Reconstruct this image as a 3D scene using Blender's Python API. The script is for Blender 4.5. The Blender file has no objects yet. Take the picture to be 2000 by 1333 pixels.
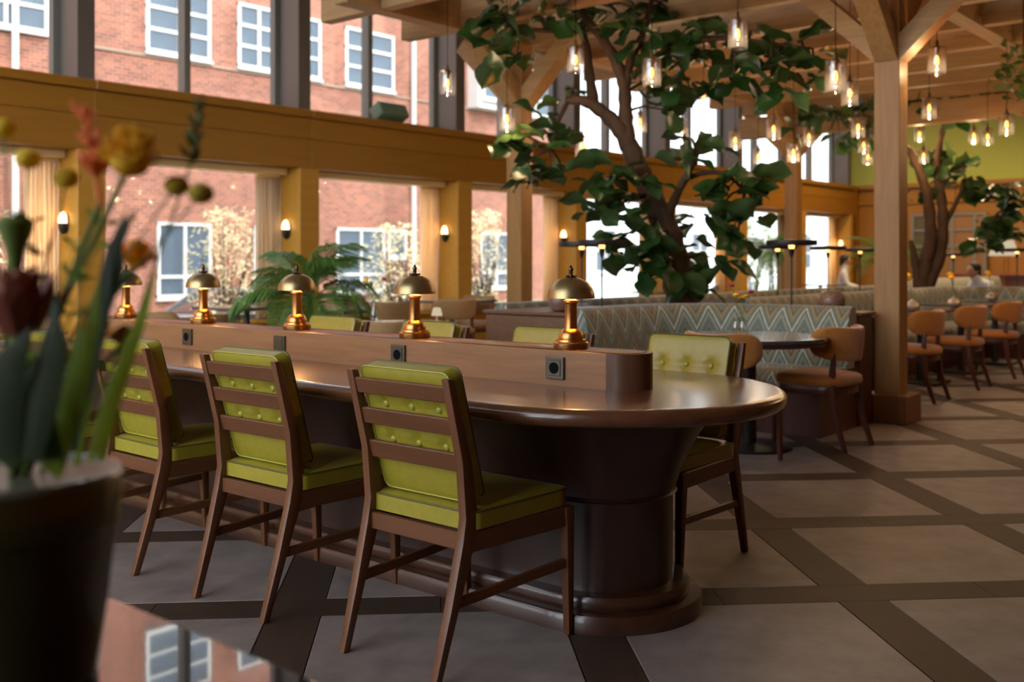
import bpy, bmesh, math, random
from mathutils import Vector, Matrix
PI = math.pi
random.seed(11)
sc = bpy.context.scene
C = sc.collection

# ------------------------------------------------------------------ camera, world, sun, exposure
YAW = math.radians(40.36)
cam_d = bpy.data.cameras.new('camera')
cam = bpy.data.objects.new('camera', cam_d); C.objects.link(cam)
cam.location = (0, 0, 1.2)
cam.rotation_euler = (PI/2, 0, YAW - PI/2)
cam_d.sensor_width = 36; cam_d.lens = 36.45
cam_d.shift_y = -0.07825
cam_d.clip_start = 0.05; cam_d.clip_end = 400
cam_d.dof.use_dof = True; cam_d.dof.focus_distance = 3.4; cam_d.dof.aperture_fstop = 2.8
sc.camera = cam
vs = sc.view_settings
vs.view_transform = 'Standard'; vs.look = 'None'; vs.gamma = 1; vs.use_curve_mapping = False
vs.exposure = 2.18

world = bpy.data.worlds.new('world'); sc.world = world; world.use_nodes = True
wn = world.node_tree.nodes; wl = world.node_tree.links
bg = wn['Background']
sky = wn.new('ShaderNodeTexSky'); sky.sky_type = 'NISHITA'; sky.sun_disc = False
sky.sun_elevation = math.radians(42); sky.sun_rotation = math.radians(200); sky.air_density = 1.0; sky.dust_density = 2.0; sky.ozone_density = 1.0
hsv = wn.new('ShaderNodeHueSaturation'); hsv.inputs['Saturation'].default_value = .38
wl.new(sky.outputs[0], hsv.inputs['Color']); wl.new(hsv.outputs[0], bg.inputs[0]); bg.inputs[1].default_value = 0.34
sun_d = bpy.data.lights.new('sun', 'SUN'); sun_d.energy = 4.6; sun_d.angle = math.radians(0.6); sun_d.color = (1, .93, .82)
sun = bpy.data.objects.new('sun', sun_d); C.objects.link(sun)
sun.rotation_euler = Vector((-.72, .12, -.68)).to_track_quat('-Z', 'Y').to_euler()
sc.cycles.max_bounces = 8; sc.cycles.diffuse_bounces = 5; sc.cycles.glossy_bounces = 4
sc.cycles.transparent_max_bounces = 24; sc.cycles.transmission_bounces = 6
sc.cycles.caustics_reflective = False; sc.cycles.caustics_refractive = False
sc.cycles.sample_clamp_indirect = 6
sc.cycles.use_denoising = True

# camera-space helper: a pixel of the photograph and a distance along the view give a place in the room
FW = (math.cos(YAW), math.sin(YAW)); RT = (math.sin(YAW), -math.cos(YAW))
def at(x, y, t):
    r = (x-1000)/2025.; u = (510-y)/2025.
    return Vector(((FW[0]+r*RT[0])*t, (FW[1]+r*RT[1])*t, 1.2+u*t))
def proj(p):
    t = p[0]*FW[0]+p[1]*FW[1]; r = p[0]*RT[0]+p[1]*RT[1]
    if t < .05: return (1e6, 1e6, t)
    return (1000+2025*r/t, 510-2025*(p[2]-1.2)/t, t)

# ------------------------------------------------------------------ materials
def ramp(nt, stops, const=False):
    n = nt.nodes.new('ShaderNodeValToRGB'); cr = n.color_ramp
    if const: cr.interpolation = 'CONSTANT'
    while len(cr.elements) > 1: cr.elements.remove(cr.elements[-1])
    cr.elements[0].position = stops[0][0]; cr.elements[0].color = (*stops[0][1], 1)
    for p, c in stops[1:]:
        e = cr.elements.new(p); e.color = (*c, 1)
    return n
def newmat(name):
    m = bpy.data.materials.new(name); m.use_nodes = True
    nt = m.node_tree; return m, nt, nt.nodes['Principled BSDF']
def mul(c, k): return tuple(min(1, max(0, v*k)) for v in c)
def coords(nt, scale, rnd=True, kind='Object'):
    tc = nt.nodes.new('ShaderNodeTexCoord'); mp = nt.nodes.new('ShaderNodeMapping')
    mp.inputs['Scale'].default_value = scale
    nt.links.new(tc.outputs[kind], mp.inputs['Vector'])
    if rnd:
        oi = nt.nodes.new('ShaderNodeObjectInfo'); m1 = nt.nodes.new('ShaderNodeMath'); m1.operation = 'MULTIPLY'; m1.inputs[1].default_value = 37
        nt.links.new(oi.outputs['Random'], m1.inputs[0])
        nt.links.new(m1.outputs[0], mp.inputs['Location'])
    return mp.outputs[0]
def M(name, col, rough=.5, metal=0., coat=0., spec=.5, noise=None, bump=0., sheen=0., vary=0., sub=0., coatr=.08):
    """plain surface; noise = (scale, amount) mottles it, vary shifts the tone per object"""
    m, nt, b = newmat(name)
    b.inputs['Roughness'].default_value = rough; b.inputs['Metallic'].default_value = metal
    b.inputs['Coat Weight'].default_value = coat; b.inputs['Coat Roughness'].default_value = coatr
    b.inputs['Specular IOR Level'].default_value = spec
    if sheen: b.inputs['Sheen Weight'].default_value = sheen
    b.inputs['Base Color'].default_value = (*col, 1)
    out = None
    if noise:
        s, a = noise[0], noise[1]
        sv = s if isinstance(s, tuple) else (s, s, s)
        v = coords(nt, sv)
        n = nt.nodes.new('ShaderNodeTexNoise'); n.inputs['Scale'].default_value = 1; n.inputs['Detail'].default_value = 5; n.inputs['Roughness'].default_value = .6
        nt.links.new(v, n.inputs['Vector'])
        r = ramp(nt, [(.25, mul(col, 1-a)), (.75, mul(col, 1+a))]); nt.links.new(n.outputs['Fac'], r.inputs[0]); out = r.outputs[0]
        if bump:
            bp = nt.nodes.new('ShaderNodeBump'); bp.inputs['Strength'].default_value = bump; bp.inputs['Distance'].default_value = .01
            nt.links.new(n.outputs['Fac'], bp.inputs['Height']); nt.links.new(bp.outputs[0], b.inputs['Normal'])
    if vary:
        oi = nt.nodes.new('ShaderNodeObjectInfo'); hs = nt.nodes.new('ShaderNodeHueSaturation')
        mr = nt.nodes.new('ShaderNodeMapRange'); mr.inputs['To Min'].default_value = 1-vary; mr.inputs['To Max'].default_value = 1+vary
        nt.links.new(oi.outputs['Random'], mr.inputs['Value']); nt.links.new(mr.outputs[0], hs.inputs['Value'])
        if out: nt.links.new(out, hs.inputs['Color'])
        else: hs.inputs['Color'].default_value = (*col, 1)
        out = hs.outputs[0]
    if out: nt.links.new(out, b.inputs['Base Color'])
    return m
def WOOD(name, col, axis='X', rough=.4, amount=.35, coat=0., vary=.08, scale=1., coatr=.1):
    k = {'X': (1.6, 22, 22), 'Y': (22, 1.6, 22), 'Z': (22, 22, 1.6)}[axis]
    k = tuple(v*scale for v in k)
    m, nt, b = newmat(name)
    v = coords(nt, k)
    n = nt.nodes.new('ShaderNodeTexNoise'); n.inputs['Scale'].default_value = 1; n.inputs['Detail'].default_value = 6; n.inputs['Roughness'].default_value = .65; n.inputs['Distortion'].default_value = .6
    nt.links.new(v, n.inputs['Vector'])
    r = ramp(nt, [(.2, mul(col, 1-amount)), (.5, col), (.8, mul(col, 1+amount))]); nt.links.new(n.outputs['Fac'], r.inputs[0])
    oi = nt.nodes.new('ShaderNodeObjectInfo'); hs = nt.nodes.new('ShaderNodeHueSaturation')
    mr = nt.nodes.new('ShaderNodeMapRange'); mr.inputs['To Min'].default_value = 1-vary; mr.inputs['To Max'].default_value = 1+vary
    nt.links.new(oi.outputs['Random'], mr.inputs['Value']); nt.links.new(mr.outputs[0], hs.inputs['Value'])
    nt.links.new(r.outputs[0], hs.inputs['Color']); nt.links.new(hs.outputs[0], b.inputs['Base Color'])
    bp = nt.nodes.new('ShaderNodeBump'); bp.inputs['Strength'].default_value = .12; bp.inputs['Distance'].default_value = .004
    nt.links.new(n.outputs['Fac'], bp.inputs['Height']); nt.links.new(bp.outputs[0], b.inputs['Normal'])
    b.inputs['Roughness'].default_value = rough; b.inputs['Coat Weight'].default_value = coat; b.inputs['Coat Roughness'].default_value = coatr
    return m
def EMIT(name, col, strength):
    m = bpy.data.materials.new(name); m.use_nodes = True; nt = m.node_tree; nt.nodes.clear()
    e = nt.nodes.new('ShaderNodeEmission'); e.inputs[0].default_value = (*col, 1); e.inputs[1].default_value = strength
    o = nt.nodes.new('ShaderNodeOutputMaterial'); nt.links.new(e.outputs[0], o.inputs[0]); return m
def PANE(name, tint=(1, 1, 1), ior=1.45, extra=0.0, veil=0.0):
    """thin clear sheet: fresnel mix of see-through and mirror"""
    m = bpy.data.materials.new(name); m.use_nodes = True; nt = m.node_tree; nt.nodes.clear()
    t = nt.nodes.new('ShaderNodeBsdfTransparent'); t.inputs[0].default_value = (*tint, 1)
    g = nt.nodes.new('ShaderNodeBsdfGlossy'); g.inputs['Roughness'].default_value = .02
    lw_ = nt.nodes.new('ShaderNodeLayerWeight'); lw_.inputs[0].default_value = .5
    pw_ = nt.nodes.new('ShaderNodeMath'); pw_.operation = 'POWER'; pw_.inputs[1].default_value = 4.5; nt.links.new(lw_.outputs['Facing'], pw_.inputs[0])
    f0 = ((ior-1)/(ior+1))**2
    ad = nt.nodes.new('ShaderNodeMath'); ad.operation = 'MULTIPLY_ADD'; ad.use_clamp = True; ad.inputs[1].default_value = .9*(1-f0); ad.inputs[2].default_value = f0+extra
    nt.links.new(pw_.outputs[0], ad.inputs[0])
    mx = nt.nodes.new('ShaderNodeMixShader'); o = nt.nodes.new('ShaderNodeOutputMaterial')
    nt.links.new(ad.outputs[0], mx.inputs[0]); nt.links.new(g.outputs[0], mx.inputs[2]); nt.links.new(mx.outputs[0], o.inputs[0])
    if veil:   # dusty, slightly milky glass
        df = nt.nodes.new('ShaderNodeBsdfTranslucent'); df.inputs[0].default_value = (.9, .9, .9, 1); m2 = nt.nodes.new('ShaderNodeMixShader'); m2.inputs[0].default_value = veil
        nt.links.new(t.outputs[0], m2.inputs[1]); nt.links.new(df.outputs[0], m2.inputs[2]); nt.links.new(m2.outputs[0], mx.inputs[1])
    else: nt.links.new(t.outputs[0], mx.inputs[1])
    return m
def CHEVRON(name):
    m, nt, b = newmat(name)
    uv = nt.nodes.new('ShaderNodeTexCoord'); sp = nt.nodes.new('ShaderNodeSeparateXYZ'); nt.links.new(uv.outputs['UV'], sp.inputs[0])
    pp = nt.nodes.new('ShaderNodeMath'); pp.operation = 'PINGPONG'; pp.inputs[1].default_value = .092; nt.links.new(sp.outputs[0], pp.inputs[0])
    mu = nt.nodes.new('ShaderNodeMath'); mu.operation = 'MULTIPLY_ADD'; mu.inputs[1].default_value = 2.0; nt.links.new(pp.outputs[0], mu.inputs[0]); nt.links.new(sp.outputs[1], mu.inputs[2])
    nz = nt.nodes.new('ShaderNodeTexNoise'); nz.inputs['Scale'].default_value = 60; nt.links.new(uv.outputs['UV'], nz.inputs['Vector'])
    ma = nt.nodes.new('ShaderNodeMath'); ma.operation = 'MULTIPLY_ADD'; ma.inputs[1].default_value = .02; nt.links.new(nz.outputs['Fac'], ma.inputs[0]); nt.links.new(mu.outputs[0], ma.inputs[2])
    m3 = nt.nodes.new('ShaderNodeMath'); m3.operation = 'MULTIPLY'; m3.inputs[1].default_value = 3.3; nt.links.new(ma.outputs[0], m3.inputs[0])
    fr = nt.nodes.new('ShaderNodeMath'); fr.operation = 'FRACT'; nt.links.new(m3.outputs[0], fr.inputs[0])
    r = ramp(nt, [(0, (.13, .16, .13)), (.2, (.24, .27, .21)), (.34, (.10, .11, .08)), (.42, (.42, .45, .38)), (.52, (.14, .15, .11)), (.66, (.21, .21, .15)), (.76, (.30, .21, .08)), (.84, (.11, .085, .05)), (.93, (.19, .21, .17))], True)
    nt.links.new(fr.outputs[0], r.inputs[0]); nt.links.new(r.outputs[0], b.inputs['Base Color'])
    b.inputs['Roughness'].default_value = .75; b.inputs['Sheen Weight'].default_value = .3
    return m
def BRICK(name):
    m, nt, b = newmat(name)
    tc = nt.nodes.new('ShaderNodeTexCoord'); sp = nt.nodes.new('ShaderNodeSeparateXYZ'); cb = nt.nodes.new('ShaderNodeCombineXYZ')
    nt.links.new(tc.outputs['Object'], sp.inputs[0])
    ad = nt.nodes.new('ShaderNodeMath'); ad.operation = 'ADD'; nt.links.new(sp.outputs[0], ad.inputs[0]); nt.links.new(sp.outputs[1], ad.inputs[1])
    nt.links.new(ad.outputs[0], cb.inputs[0]); nt.links.new(sp.outputs[2], cb.inputs[1])
    br = nt.nodes.new('ShaderNodeTexBrick'); br.inputs['Scale'].default_value = 1; br.inputs['Brick Width'].default_value = .24; br.inputs['Row Height'].default_value = .085
    br.inputs['Mortar Size'].default_value = .011; br.inputs['Color1'].default_value = (.30, .093, .050, 1); br.inputs['Color2'].default_value = (.165, .047, .027, 1); br.inputs['Mortar'].default_value = (.25, .17, .13, 1)
    nt.links.new(cb.outputs[0], br.inputs['Vector'])
    n = nt.nodes.new('ShaderNodeTexNoise'); n.inputs['Scale'].default_value = .6; n.inputs['Detail'].default_value = 4; nt.links.new(tc.outputs['Object'], n.inputs['Vector'])
    r = ramp(nt, [(.3, (.8, .8, .8)), (.7, (1.1, 1.1, 1.1))]); nt.links.new(n.outputs['Fac'], r.inputs[0])
    mx = nt.nodes.new('ShaderNodeMix'); mx.data_type = 'RGBA'; mx.blend_type = 'MULTIPLY'; mx.inputs[0].default_value = 1
    nt.links.new(br.outputs['Color'], mx.inputs[6]); nt.links.new(r.outputs[0], mx.inputs[7]); nt.links.new(mx.outputs[2], b.inputs['Base Color'])
    b.inputs['Roughness'].default_value = .85
    return m
def LEAF(name, top, back, rough=.35, thru=.22):
    m, nt, b = newmat(name)
    g = nt.nodes.new('ShaderNodeNewGeometry'); oi = nt.nodes.new('ShaderNodeObjectInfo')
    mx = nt.nodes.new('ShaderNodeMix'); mx.data_type = 'RGBA'
    nt.links.new(g.outputs['Backfacing'], mx.inputs[0]); mx.inputs[6].default_value = (*top, 1); mx.inputs[7].default_value = (*back, 1)
    hs = nt.nodes.new('ShaderNodeHueSaturation'); mr = nt.nodes.new('ShaderNodeMapRange'); mr.inputs['To Min'].default_value = .65; mr.inputs['To Max'].default_value = 1.4
    nt.links.new(oi.outputs['Random'], mr.inputs['Value']); nt.links.new(mr.outputs[0], hs.inputs['Value']); nt.links.new(mx.outputs[2], hs.inputs['Color'])
    nt.links.new(hs.outputs[0], b.inputs['Base Color']); b.inputs['Roughness'].default_value = rough
    # thin leaf lets some light through
    tr = nt.nodes.new('ShaderNodeBsdfTranslucent'); ms = nt.nodes.new('ShaderNodeMixShader'); ms.inputs[0].default_value = thru
    sat = nt.nodes.new('ShaderNodeHueSaturation'); sat.inputs['Value'].default_value = 1.6; nt.links.new(hs.outputs[0], sat.inputs['Color']); nt.links.new(sat.outputs[0], tr.inputs[0])
    o = nt.nodes['Material Output']; nt.links.new(b.outputs[0], ms.inputs[1]); nt.links.new(tr.outputs[0], ms.inputs[2]); nt.links.new(ms.outputs[0], o.inputs[0])
    return m

walnut = (.125, .045, .016)
MT = dict(
    walnutX=WOOD('walnut_x', walnut, 'X', .38, .3), walnutY=WOOD('walnut_y', walnut, 'Y', .38, .3), walnutZ=WOOD('walnut_z', walnut, 'Z', .38, .3),
    table_top=WOOD('table_top_wood', (.105, .038, .017), 'Y', .26, .35, coat=.6, scale=.7, coatr=.16),
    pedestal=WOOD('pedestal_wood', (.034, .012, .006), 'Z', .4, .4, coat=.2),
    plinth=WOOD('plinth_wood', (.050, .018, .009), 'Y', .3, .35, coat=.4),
    spine=WOOD('spine_oak', (.29, .135, .055), 'Y', .42, .28, scale=1.4),
    spine_end=WOOD('spine_end_wood', (.12, .05, .025), 'Z', .35, .25),
    bronze=M('dark_bronze', (.10, .085, .06), .38, .7), black=M('black_plastic', (.004, .004, .004), .8, spec=.08), dark_metal=M('dark_metal', (.035, .034, .034), .4, .5),
    brass=M('aged_brass', (.55, .27, .09), .3, 1.0, noise=(9, .18)), shade_brass=M('shade_brass', (.40, .30, .14), .34, .9, noise=(12, .15)), finial=M('finial_brass', (.16, .095, .05), .4, .9),
    green=M('lime_leather', (.30, .25, .024), .38, noise=(30, .1), bump=.06, vary=.05), piping=M('dark_piping', (.09, .085, .02), .5), green_pipe=M('lime_piping', (.34, .33, .04), .4), button=M('lime_button', (.34, .32, .04), .35),
    orange=M('amber_velvet', (.42, .145, .013), .75, sheen=.4, noise=(25, .14)), beige=M('beige_velvet', (.33, .19, .07), .8, sheen=.3, noise=(25, .12)), red_wood=WOOD('mahogany', (.085, .024, .012), 'Z', .35, .3),
    tile=M('floor_tile', (.225, .183, .162), .46, noise=((7, 7, 7), .3), vary=.1), plank=WOOD('floor_plank', (.050, .027, .015), 'X', .58, .35, vary=.2), plankY=WOOD('floor_plank_short', (.050, .027, .015), 'Y', .58, .35, vary=.2), grout=M('grout', (.05, .045, .04), .8),
    ochre=M('ochre_paint', (.50, .255, .032), .5, noise=((.7, 14, 14), .1)), ochre_panel=WOOD('ochre_panel', (.33, .145, .013), 'X', .42, .14, scale=.8, vary=.05),
    green_wall=M('green_wall', (.42, .46, .09), .8), cream=M('cream_plaster', (.55, .42, .25), .8), ceiling=M('ceiling_paint', (.42, .32, .2), .8),
    oakX=WOOD('oak_x', (.36, .215, .09), 'X', .55, .3), oakY=WOOD('oak_y', (.36, .215, .09), 'Y', .55, .3), oakZ=WOOD('oak_z', (.31, .155, .042), 'Z', .5, .3),
    steel=M('grey_steel', (.165, .15, .135), .45, .3), frame=M('grey_frame', (.21, .205, .185), .5), glass=PANE('window_glass', (.75, .765, .76)), glass_front=PANE('front_glass', (.97, .98, .98)), lamp_glass=PANE('pendant_glass', (.93, .94, .94), 1.5, .07, .006),
    brick=BRICK('far_brick'), white=M('white_paint', (.46, .455, .44), .5), win_dark=M('far_window_glass', (.075, .10, .13), .25, spec=.3), pale=M('pale_render', (.62, .66, .72), .7), stone=M('stone_band', (.22, .16, .12), .8),
    asphalt=M('asphalt', (.16, .155, .15), .9, noise=(3, .2)), pavement=M('pavement', (.42, .39, .36), .9, noise=(2, .15)),
    curtain=LEAF('cream_curtain', (.74, .66, .52), (.74, .66, .52), .9, .45), chevron=CHEVRON('chevron_weave'), island=WOOD('island_wood', (.13, .058, .026), 'X', .4, .3), soil=M('soil', (.03, .02, .012), .9),
    bark=M('bark', (.065, .034, .017), .85, noise=((9, 9, 4), .45), bump=.6), leaf=LEAF('fig_leaf', (.022, .066, .014), (.05, .095, .03), .32), palm=LEAF('palm_leaf', (.07, .16, .02), (.09, .18, .035), .45),
    leaf_pale=LEAF('pale_leaf', (.10, .16, .03), (.14, .2, .06), .5), shrub=LEAF('shrub_leaf', (.80, .70, .38), (.80, .72, .45), .6), twig=M('twig', (.09, .055, .03), .8), hedge=LEAF('olive_leaf', (.12, .19, .06), (.2, .26, .12), .5),
    glow=EMIT('filament_glow', (1, .52, .16), 1.6), glow_soft=EMIT('lamp_glow', (1, .42, .12), 1.0), sconce=EMIT('sconce_glow', (1, .62, .28), 1.3), shade_lit=EMIT('lit_shade', (1, .80, .55), .14),
    bulb_glass=PANE('amber_glass', (1, .70, .40), 1.45, .02), socket_metal=M('socket_brass', (.12, .075, .03), .4, .8),
    sage=M('sage_paint', (.16, .24, .17), .5), black_top=M('black_gloss', (.012, .012, .014), .06, coat=1., coatr=.02), slate=M('slate_top', (.055, .06, .065), .22, coat=.5), marble_edge=M('table_edge', (.03, .02, .015), .4),
    olive_glaze=M('olive_glaze', (.034, .029, .006), .3, coat=.5, noise=((30, 30, 2), .3)), rim_glaze=M('rim_glaze', (.12, .115, .085), .3, coat=.4), yellow=LEAF('yellow_petal', (.85, .52, .02), (.85, .52, .02), .7), ball=LEAF('billy_button', (.62, .45, .03), (.62, .45, .03), .8), stem=M('green_stem', (.10, .16, .02), .55), blade=LEAF('blade_leaf', (.20, .30, .02), (.22, .32, .03), .45, .35), red=M('protea_red', (.22, .055, .03), .6), pink=LEAF('coral_petal', (.80, .26, .08), (.80, .26, .08), .6), dark_leaf=LEAF('dark_leaf', (.022, .042, .008), (.04, .06, .012), .55),
    silver=M('silver_glaze', (.45, .36, .28), .25, .5), clear=PANE('vase_glass', (.95, .93, .9), 1.5, .08), mosaic=M('mosaic_glass', (.20, .11, .075), .35, noise=(60, .5)), skin=M('skin', (.45, .25, .17), .5), hair=M('dark_hair', (.012, .009, .009), .5), shirt=M('white_shirt', (.6, .62, .66), .7), shirt_blue=M('pale_blue_shirt', (.42, .55, .68), .7), trousers=M('dark_trousers', (.03, .03, .04), .8),
    car_paint=M('silver_car_paint', (.42, .46, .5), .25, .6, coat=1.), car_blue=M('blue_car_paint', (.2, .3, .42), .25, .5, coat=1.), car_glass=M('car_glass', (.03, .035, .04), .05, coat=1.), tyre=M('tyre', (.015, .015, .015), .8), headlight=M('headlight', (.8, .8, .8), .1),
    magenta=M('magenta_petal', (.45, .03, .10), .6),
)

# ------------------------------------------------------------------ mesh helpers
class MB:
    def __init__(s): s.v = []; s.f = []; s.uv = []
    def add(s, vs_, fs):
        o = len(s.v); s.v += [tuple(p) for p in vs_]; s.f += [tuple(i+o for i in f) for f in fs]; return s
    def box(s, x0, x1, y0, y1, z0, z1):
        return s.add([(x0,y0,z0),(x1,y0,z0),(x1,y1,z0),(x0,y1,z0),(x0,y0,z1),(x1,y0,z1),(x1,y1,z1),(x0,y1,z1)], [(3,2,1,0),(4,5,6,7),(0,1,5,4),(1,2,6,5),(2,3,7,6),(3,0,4,7)])
    def bar(s, p0, p1, w0, d0, w1=None, d1=None, up=(0, 0, 1)):
        """tapering rectangular bar from p0 to p1; w along side, d along up-ish"""
        w1 = w0 if w1 is None else w1; d1 = d0 if d1 is None else d1
        p0 = Vector(p0); p1 = Vector(p1); a = (p1-p0).normalized(); sd = a.cross(Vector(up))
        if sd.length < 1e-4: sd = a.cross(Vector((1, 0, 0)))
        sd.normalize(); u = sd.cross(a).normalized()
        P = []
        for p, w, d in ((p0, w0, d0), (p1, w1, d1)):
            for sx, sy in ((-1,-1),(1,-1),(1,1),(-1,1)): P.append(p+sd*(sx*w/2)+u*(sy*d/2))
        return s.add(P, [(3,2,1,0),(4,5,6,7),(0,1,5,4),(1,2,6,5),(2,3,7,6),(3,0,4,7)])
    def lathe(s, prof, n=20, cx=0, cy=0, cz=0):
        V = []; F = []
        for r, z in prof:
            for i in range(n):
                a = 2*PI*i/n; V.append((cx+r*math.cos(a), cy+r*math.sin(a), cz+z))
        m = len(prof)
        for j in range(m-1):
            for i in range(n):
                k = (i+1) % n; F.append((j*n+i, j*n+k, (j+1)*n+k, (j+1)*n+i))
        if prof[0][0] > 1e-5: F.append(tuple(reversed(range(n))))
        if prof[-1][0] > 1e-5: F.append(tuple((m-1)*n+i for i in range(n)))
        return s.add(V, F)
    def tube(s, pts, rad, n=8, cap=True):
        pts = [Vector(p) for p in pts]; m = len(pts)
        if not isinstance(rad, (list, tuple)): rad = [rad]*m
        V = []; F = []; ref = Vector((0, 0, 1)); prev = None
        for i, p in enumerate(pts):
            d = (pts[min(i+1, m-1)]-pts[max(i-1, 0)]).normalized()
            if prev is None:
                sd = d.cross(ref)
                if sd.length < .05: sd = d.cross(Vector((1, 0, 0)))
            else: sd = prev-d*prev.dot(d)
            sd.normalize(); prev = sd; u = d.cross(sd)
            for k in range(n):
                a = 2*PI*k/n; V.append(p+(sd*math.cos(a)+u*math.sin(a))*rad[i])
        for i in range(m-1):
            for k in range(n):
                l = (k+1) % n; F.append((i*n+k, i*n+l, (i+1)*n+l, (i+1)*n+k))
        if cap: F.append(tuple(reversed(range(n)))); F.append(tuple((m-1)*n+k for k in range(n)))
        return s.add(V, F)
    def prism(s, poly, z0, z1):
        n = len(poly); V = [(x, y, z0) for x, y in poly]+[(x, y, z1) for x, y in poly]
        return s.add(V, [tuple(reversed(range(n))), tuple(range(n, 2*n))]+[(i, (i+1) % n, (i+1) % n+n, i+n) for i in range(n)])
    def loft(s, rings, cap=True):
        n = len(rings[0]); V = [p for r in rings for p in r]; F = []
        for j in range(len(rings)-1):
            for i in range(n):
                k = (i+1) % n; F.append((j*n+i, j*n+k, (j+1)*n+k, (j+1)*n+i))
        if cap: F.append(tuple(reversed(range(n)))); F.append(tuple((len(rings)-1)*n+i for i in range(n)))
        return s.add(V, F)
    def ball(s, c, r, n=10, m=7, sc_=(1, 1, 1)):
        prof = [(math.sin(PI*i/(m))*1, -math.cos(PI*i/m)) for i in range(m+1)]
        V = []; F = []
        for q, z in prof:
            for i in range(n):
                a = 2*PI*i/n; V.append((c[0]+r*sc_[0]*q*math.cos(a), c[1]+r*sc_[1]*q*math.sin(a), c[2]+r*sc_[2]*z))
        for j in range(m):
            for i in range(n):
                k = (i+1) % n; F.append((j*n+i, j*n+k, (j+1)*n+k, (j+1)*n+i))
        return s.add(V, F)
    def mesh(s, name, mat, bevel=0, seg=2, smooth=35, uv=None, xf=None):
        me = bpy.data.meshes.new(name)
        V = s.v if xf is None else [tuple(xf @ Vector(p)) for p in s.v]
        me.from_pydata(V, [], s.f); 
        if bevel:
            b = bmesh.new(); b.from_mesh(me); bmesh.ops.remove_doubles(b, verts=b.verts, dist=1e-6)
            ed = [e for e in b.edges if len(e.link_faces) == 2 and e.calc_face_angle(0) > .6]
            bmesh.ops.bevel(b, geom=ed, offset=bevel, segments=seg, affect='EDGES', profile=.6, clamp_overlap=True)
            b.to_mesh(me); b.free()
        if uv:
            l = me.uv_layers.new(name='UVMap')
            for lp in me.loops: l.data[lp.index].uv = uv[lp.vertex_index]
        if smooth:
            me.shade_smooth(); me.set_sharp_from_angle(angle=math.radians(smooth))
        me.materials.append(MT[mat] if isinstance(mat, str) else mat)
        me.update(); return me
def O(name, me, parent=None, loc=(0, 0, 0), rot=(0, 0, 0), scale=None):
    o = bpy.data.objects.new(name, me); C.objects.link(o); o.parent = parent
    o.location = loc; o.rotation_euler = rot
    if scale: o.scale = scale
    return o
def tag(o, label, cat, group=None):
    o['label'] = label; o['category'] = cat
    if group: o['group'] = group
    return o
def thing(name, label, cat, loc=(0, 0, 0), rotz=0, group=None):
    return tag(O(name, None, None, loc, (0, 0, rotz)), label, cat, group)
def struct(name, me, parent=None, loc=(0, 0, 0), label=None):
    o = O(name, me, parent, loc)
    if parent is None: o['kind'] = 'structure'
    if label: o['label'] = label
    return o
def B(*a):
    m = MB(); m.box(*a); return m
def copy_tree(o, parent=None):
    c = o.copy(); C.objects.link(c); c.parent = parent
    for ch in o.children: copy_tree(ch, c)
    return c
def place(proto, used, label, loc, rotz, group=None):
    o = proto if not used else copy_tree(proto)
    o['label'] = label; o.location = loc; o.rotation_euler = (0, 0, rotz)
    if group: o['group'] = group
    return o
def rrs(b, r, H, W):
    """half-width factor of a rounded rectangle at height b in -1..1"""
    e = (abs(b)-(1-r/H))/(r/H)
    if e <= 0: return 1.
    e = min(e, 1); return 1-(r/W)*(1-math.sqrt(max(0, 1-e*e)))
def pad(W, H, th, r=.03, nu=18, nv=16, buttons=(), depth=.016, bend=0., edge=.6, crown=1.):
    """boxed upholstered pad in the YZ plane (x = thickness), half sizes W,H; front, back and side walls"""
    m = MB(); te = th*edge
    def t(a, b):
        y = a*W; z = b*H
        k = te+(th-te)*crown*((1-a**4)*(1-b**4))**.5
        d = 0
        for (by, bz) in buttons:
            q = (y-by)**2+(z-bz)**2; d += .75*depth*math.exp(-q/.0005)+.5*depth*math.exp(-q/.004)
        if buttons:
            for (by, bz) in buttons:   # gathered pleats running out from each button
                dy, dz = y-by, z-bz; rr_ = math.hypot(dy, dz); an = math.atan2(dz, dy)
                d += .0022*math.cos(6*an)*math.exp(-((rr_-.03)/.022)**2)
        return k-min(d, k*.8)
    n = nu+1; G = {}
    V = []
    for sd in (1, -1):
        for j in range(nv+1):
            b = -1+2*j/nv; w = rrs(b, r, H, W)
            for i in range(nu+1):
                a = -1+2*i/nu; y = a*W*w; G[sd, i, j] = len(V); V.append((sd*t(a, b)+bend*y*y, y, b*H))
    F = []
    for sd in (1, -1):
        for j in range(nv):
            for i in range(nu):
                q = (G[sd, i, j], G[sd, i+1, j], G[sd, i+1, j+1], G[sd, i, j+1]); F.append(q if sd > 0 else q[::-1])
    E_ = [(i, 0) for i in range(nu)]+[(nu, j) for j in range(nv)]+[(i, nv) for i in range(nu, 0, -1)]+[(0, j) for j in range(nv, 0, -1)]
    for k, p in enumerate(E_):
        q = E_[(k+1) % len(E_)]; F.append((G[1, p[0], p[1]], G[-1, p[0], p[1]], G[-1, q[0], q[1]], G[1, q[0], q[1]]))
    m.add(V, F); m.t = t; return m
def weld(me, d=1e-4):
    b = bmesh.new(); b.from_mesh(me); bmesh.ops.remove_doubles(b, verts=b.verts, dist=d); b.to_mesh(me); b.free(); me.update(); return me
def stadium(cx, y0, y1, r, n=20):
    P = []
    for i in range(n+1):
        a = PI+PI*i/n; P.append((cx+r*math.cos(a), y0+r*math.sin(a)))
    for i in range(n+1):
        a = PI*i/n; P.append((cx+r*math.cos(a), y1+r*math.sin(a)))
    return P

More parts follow.
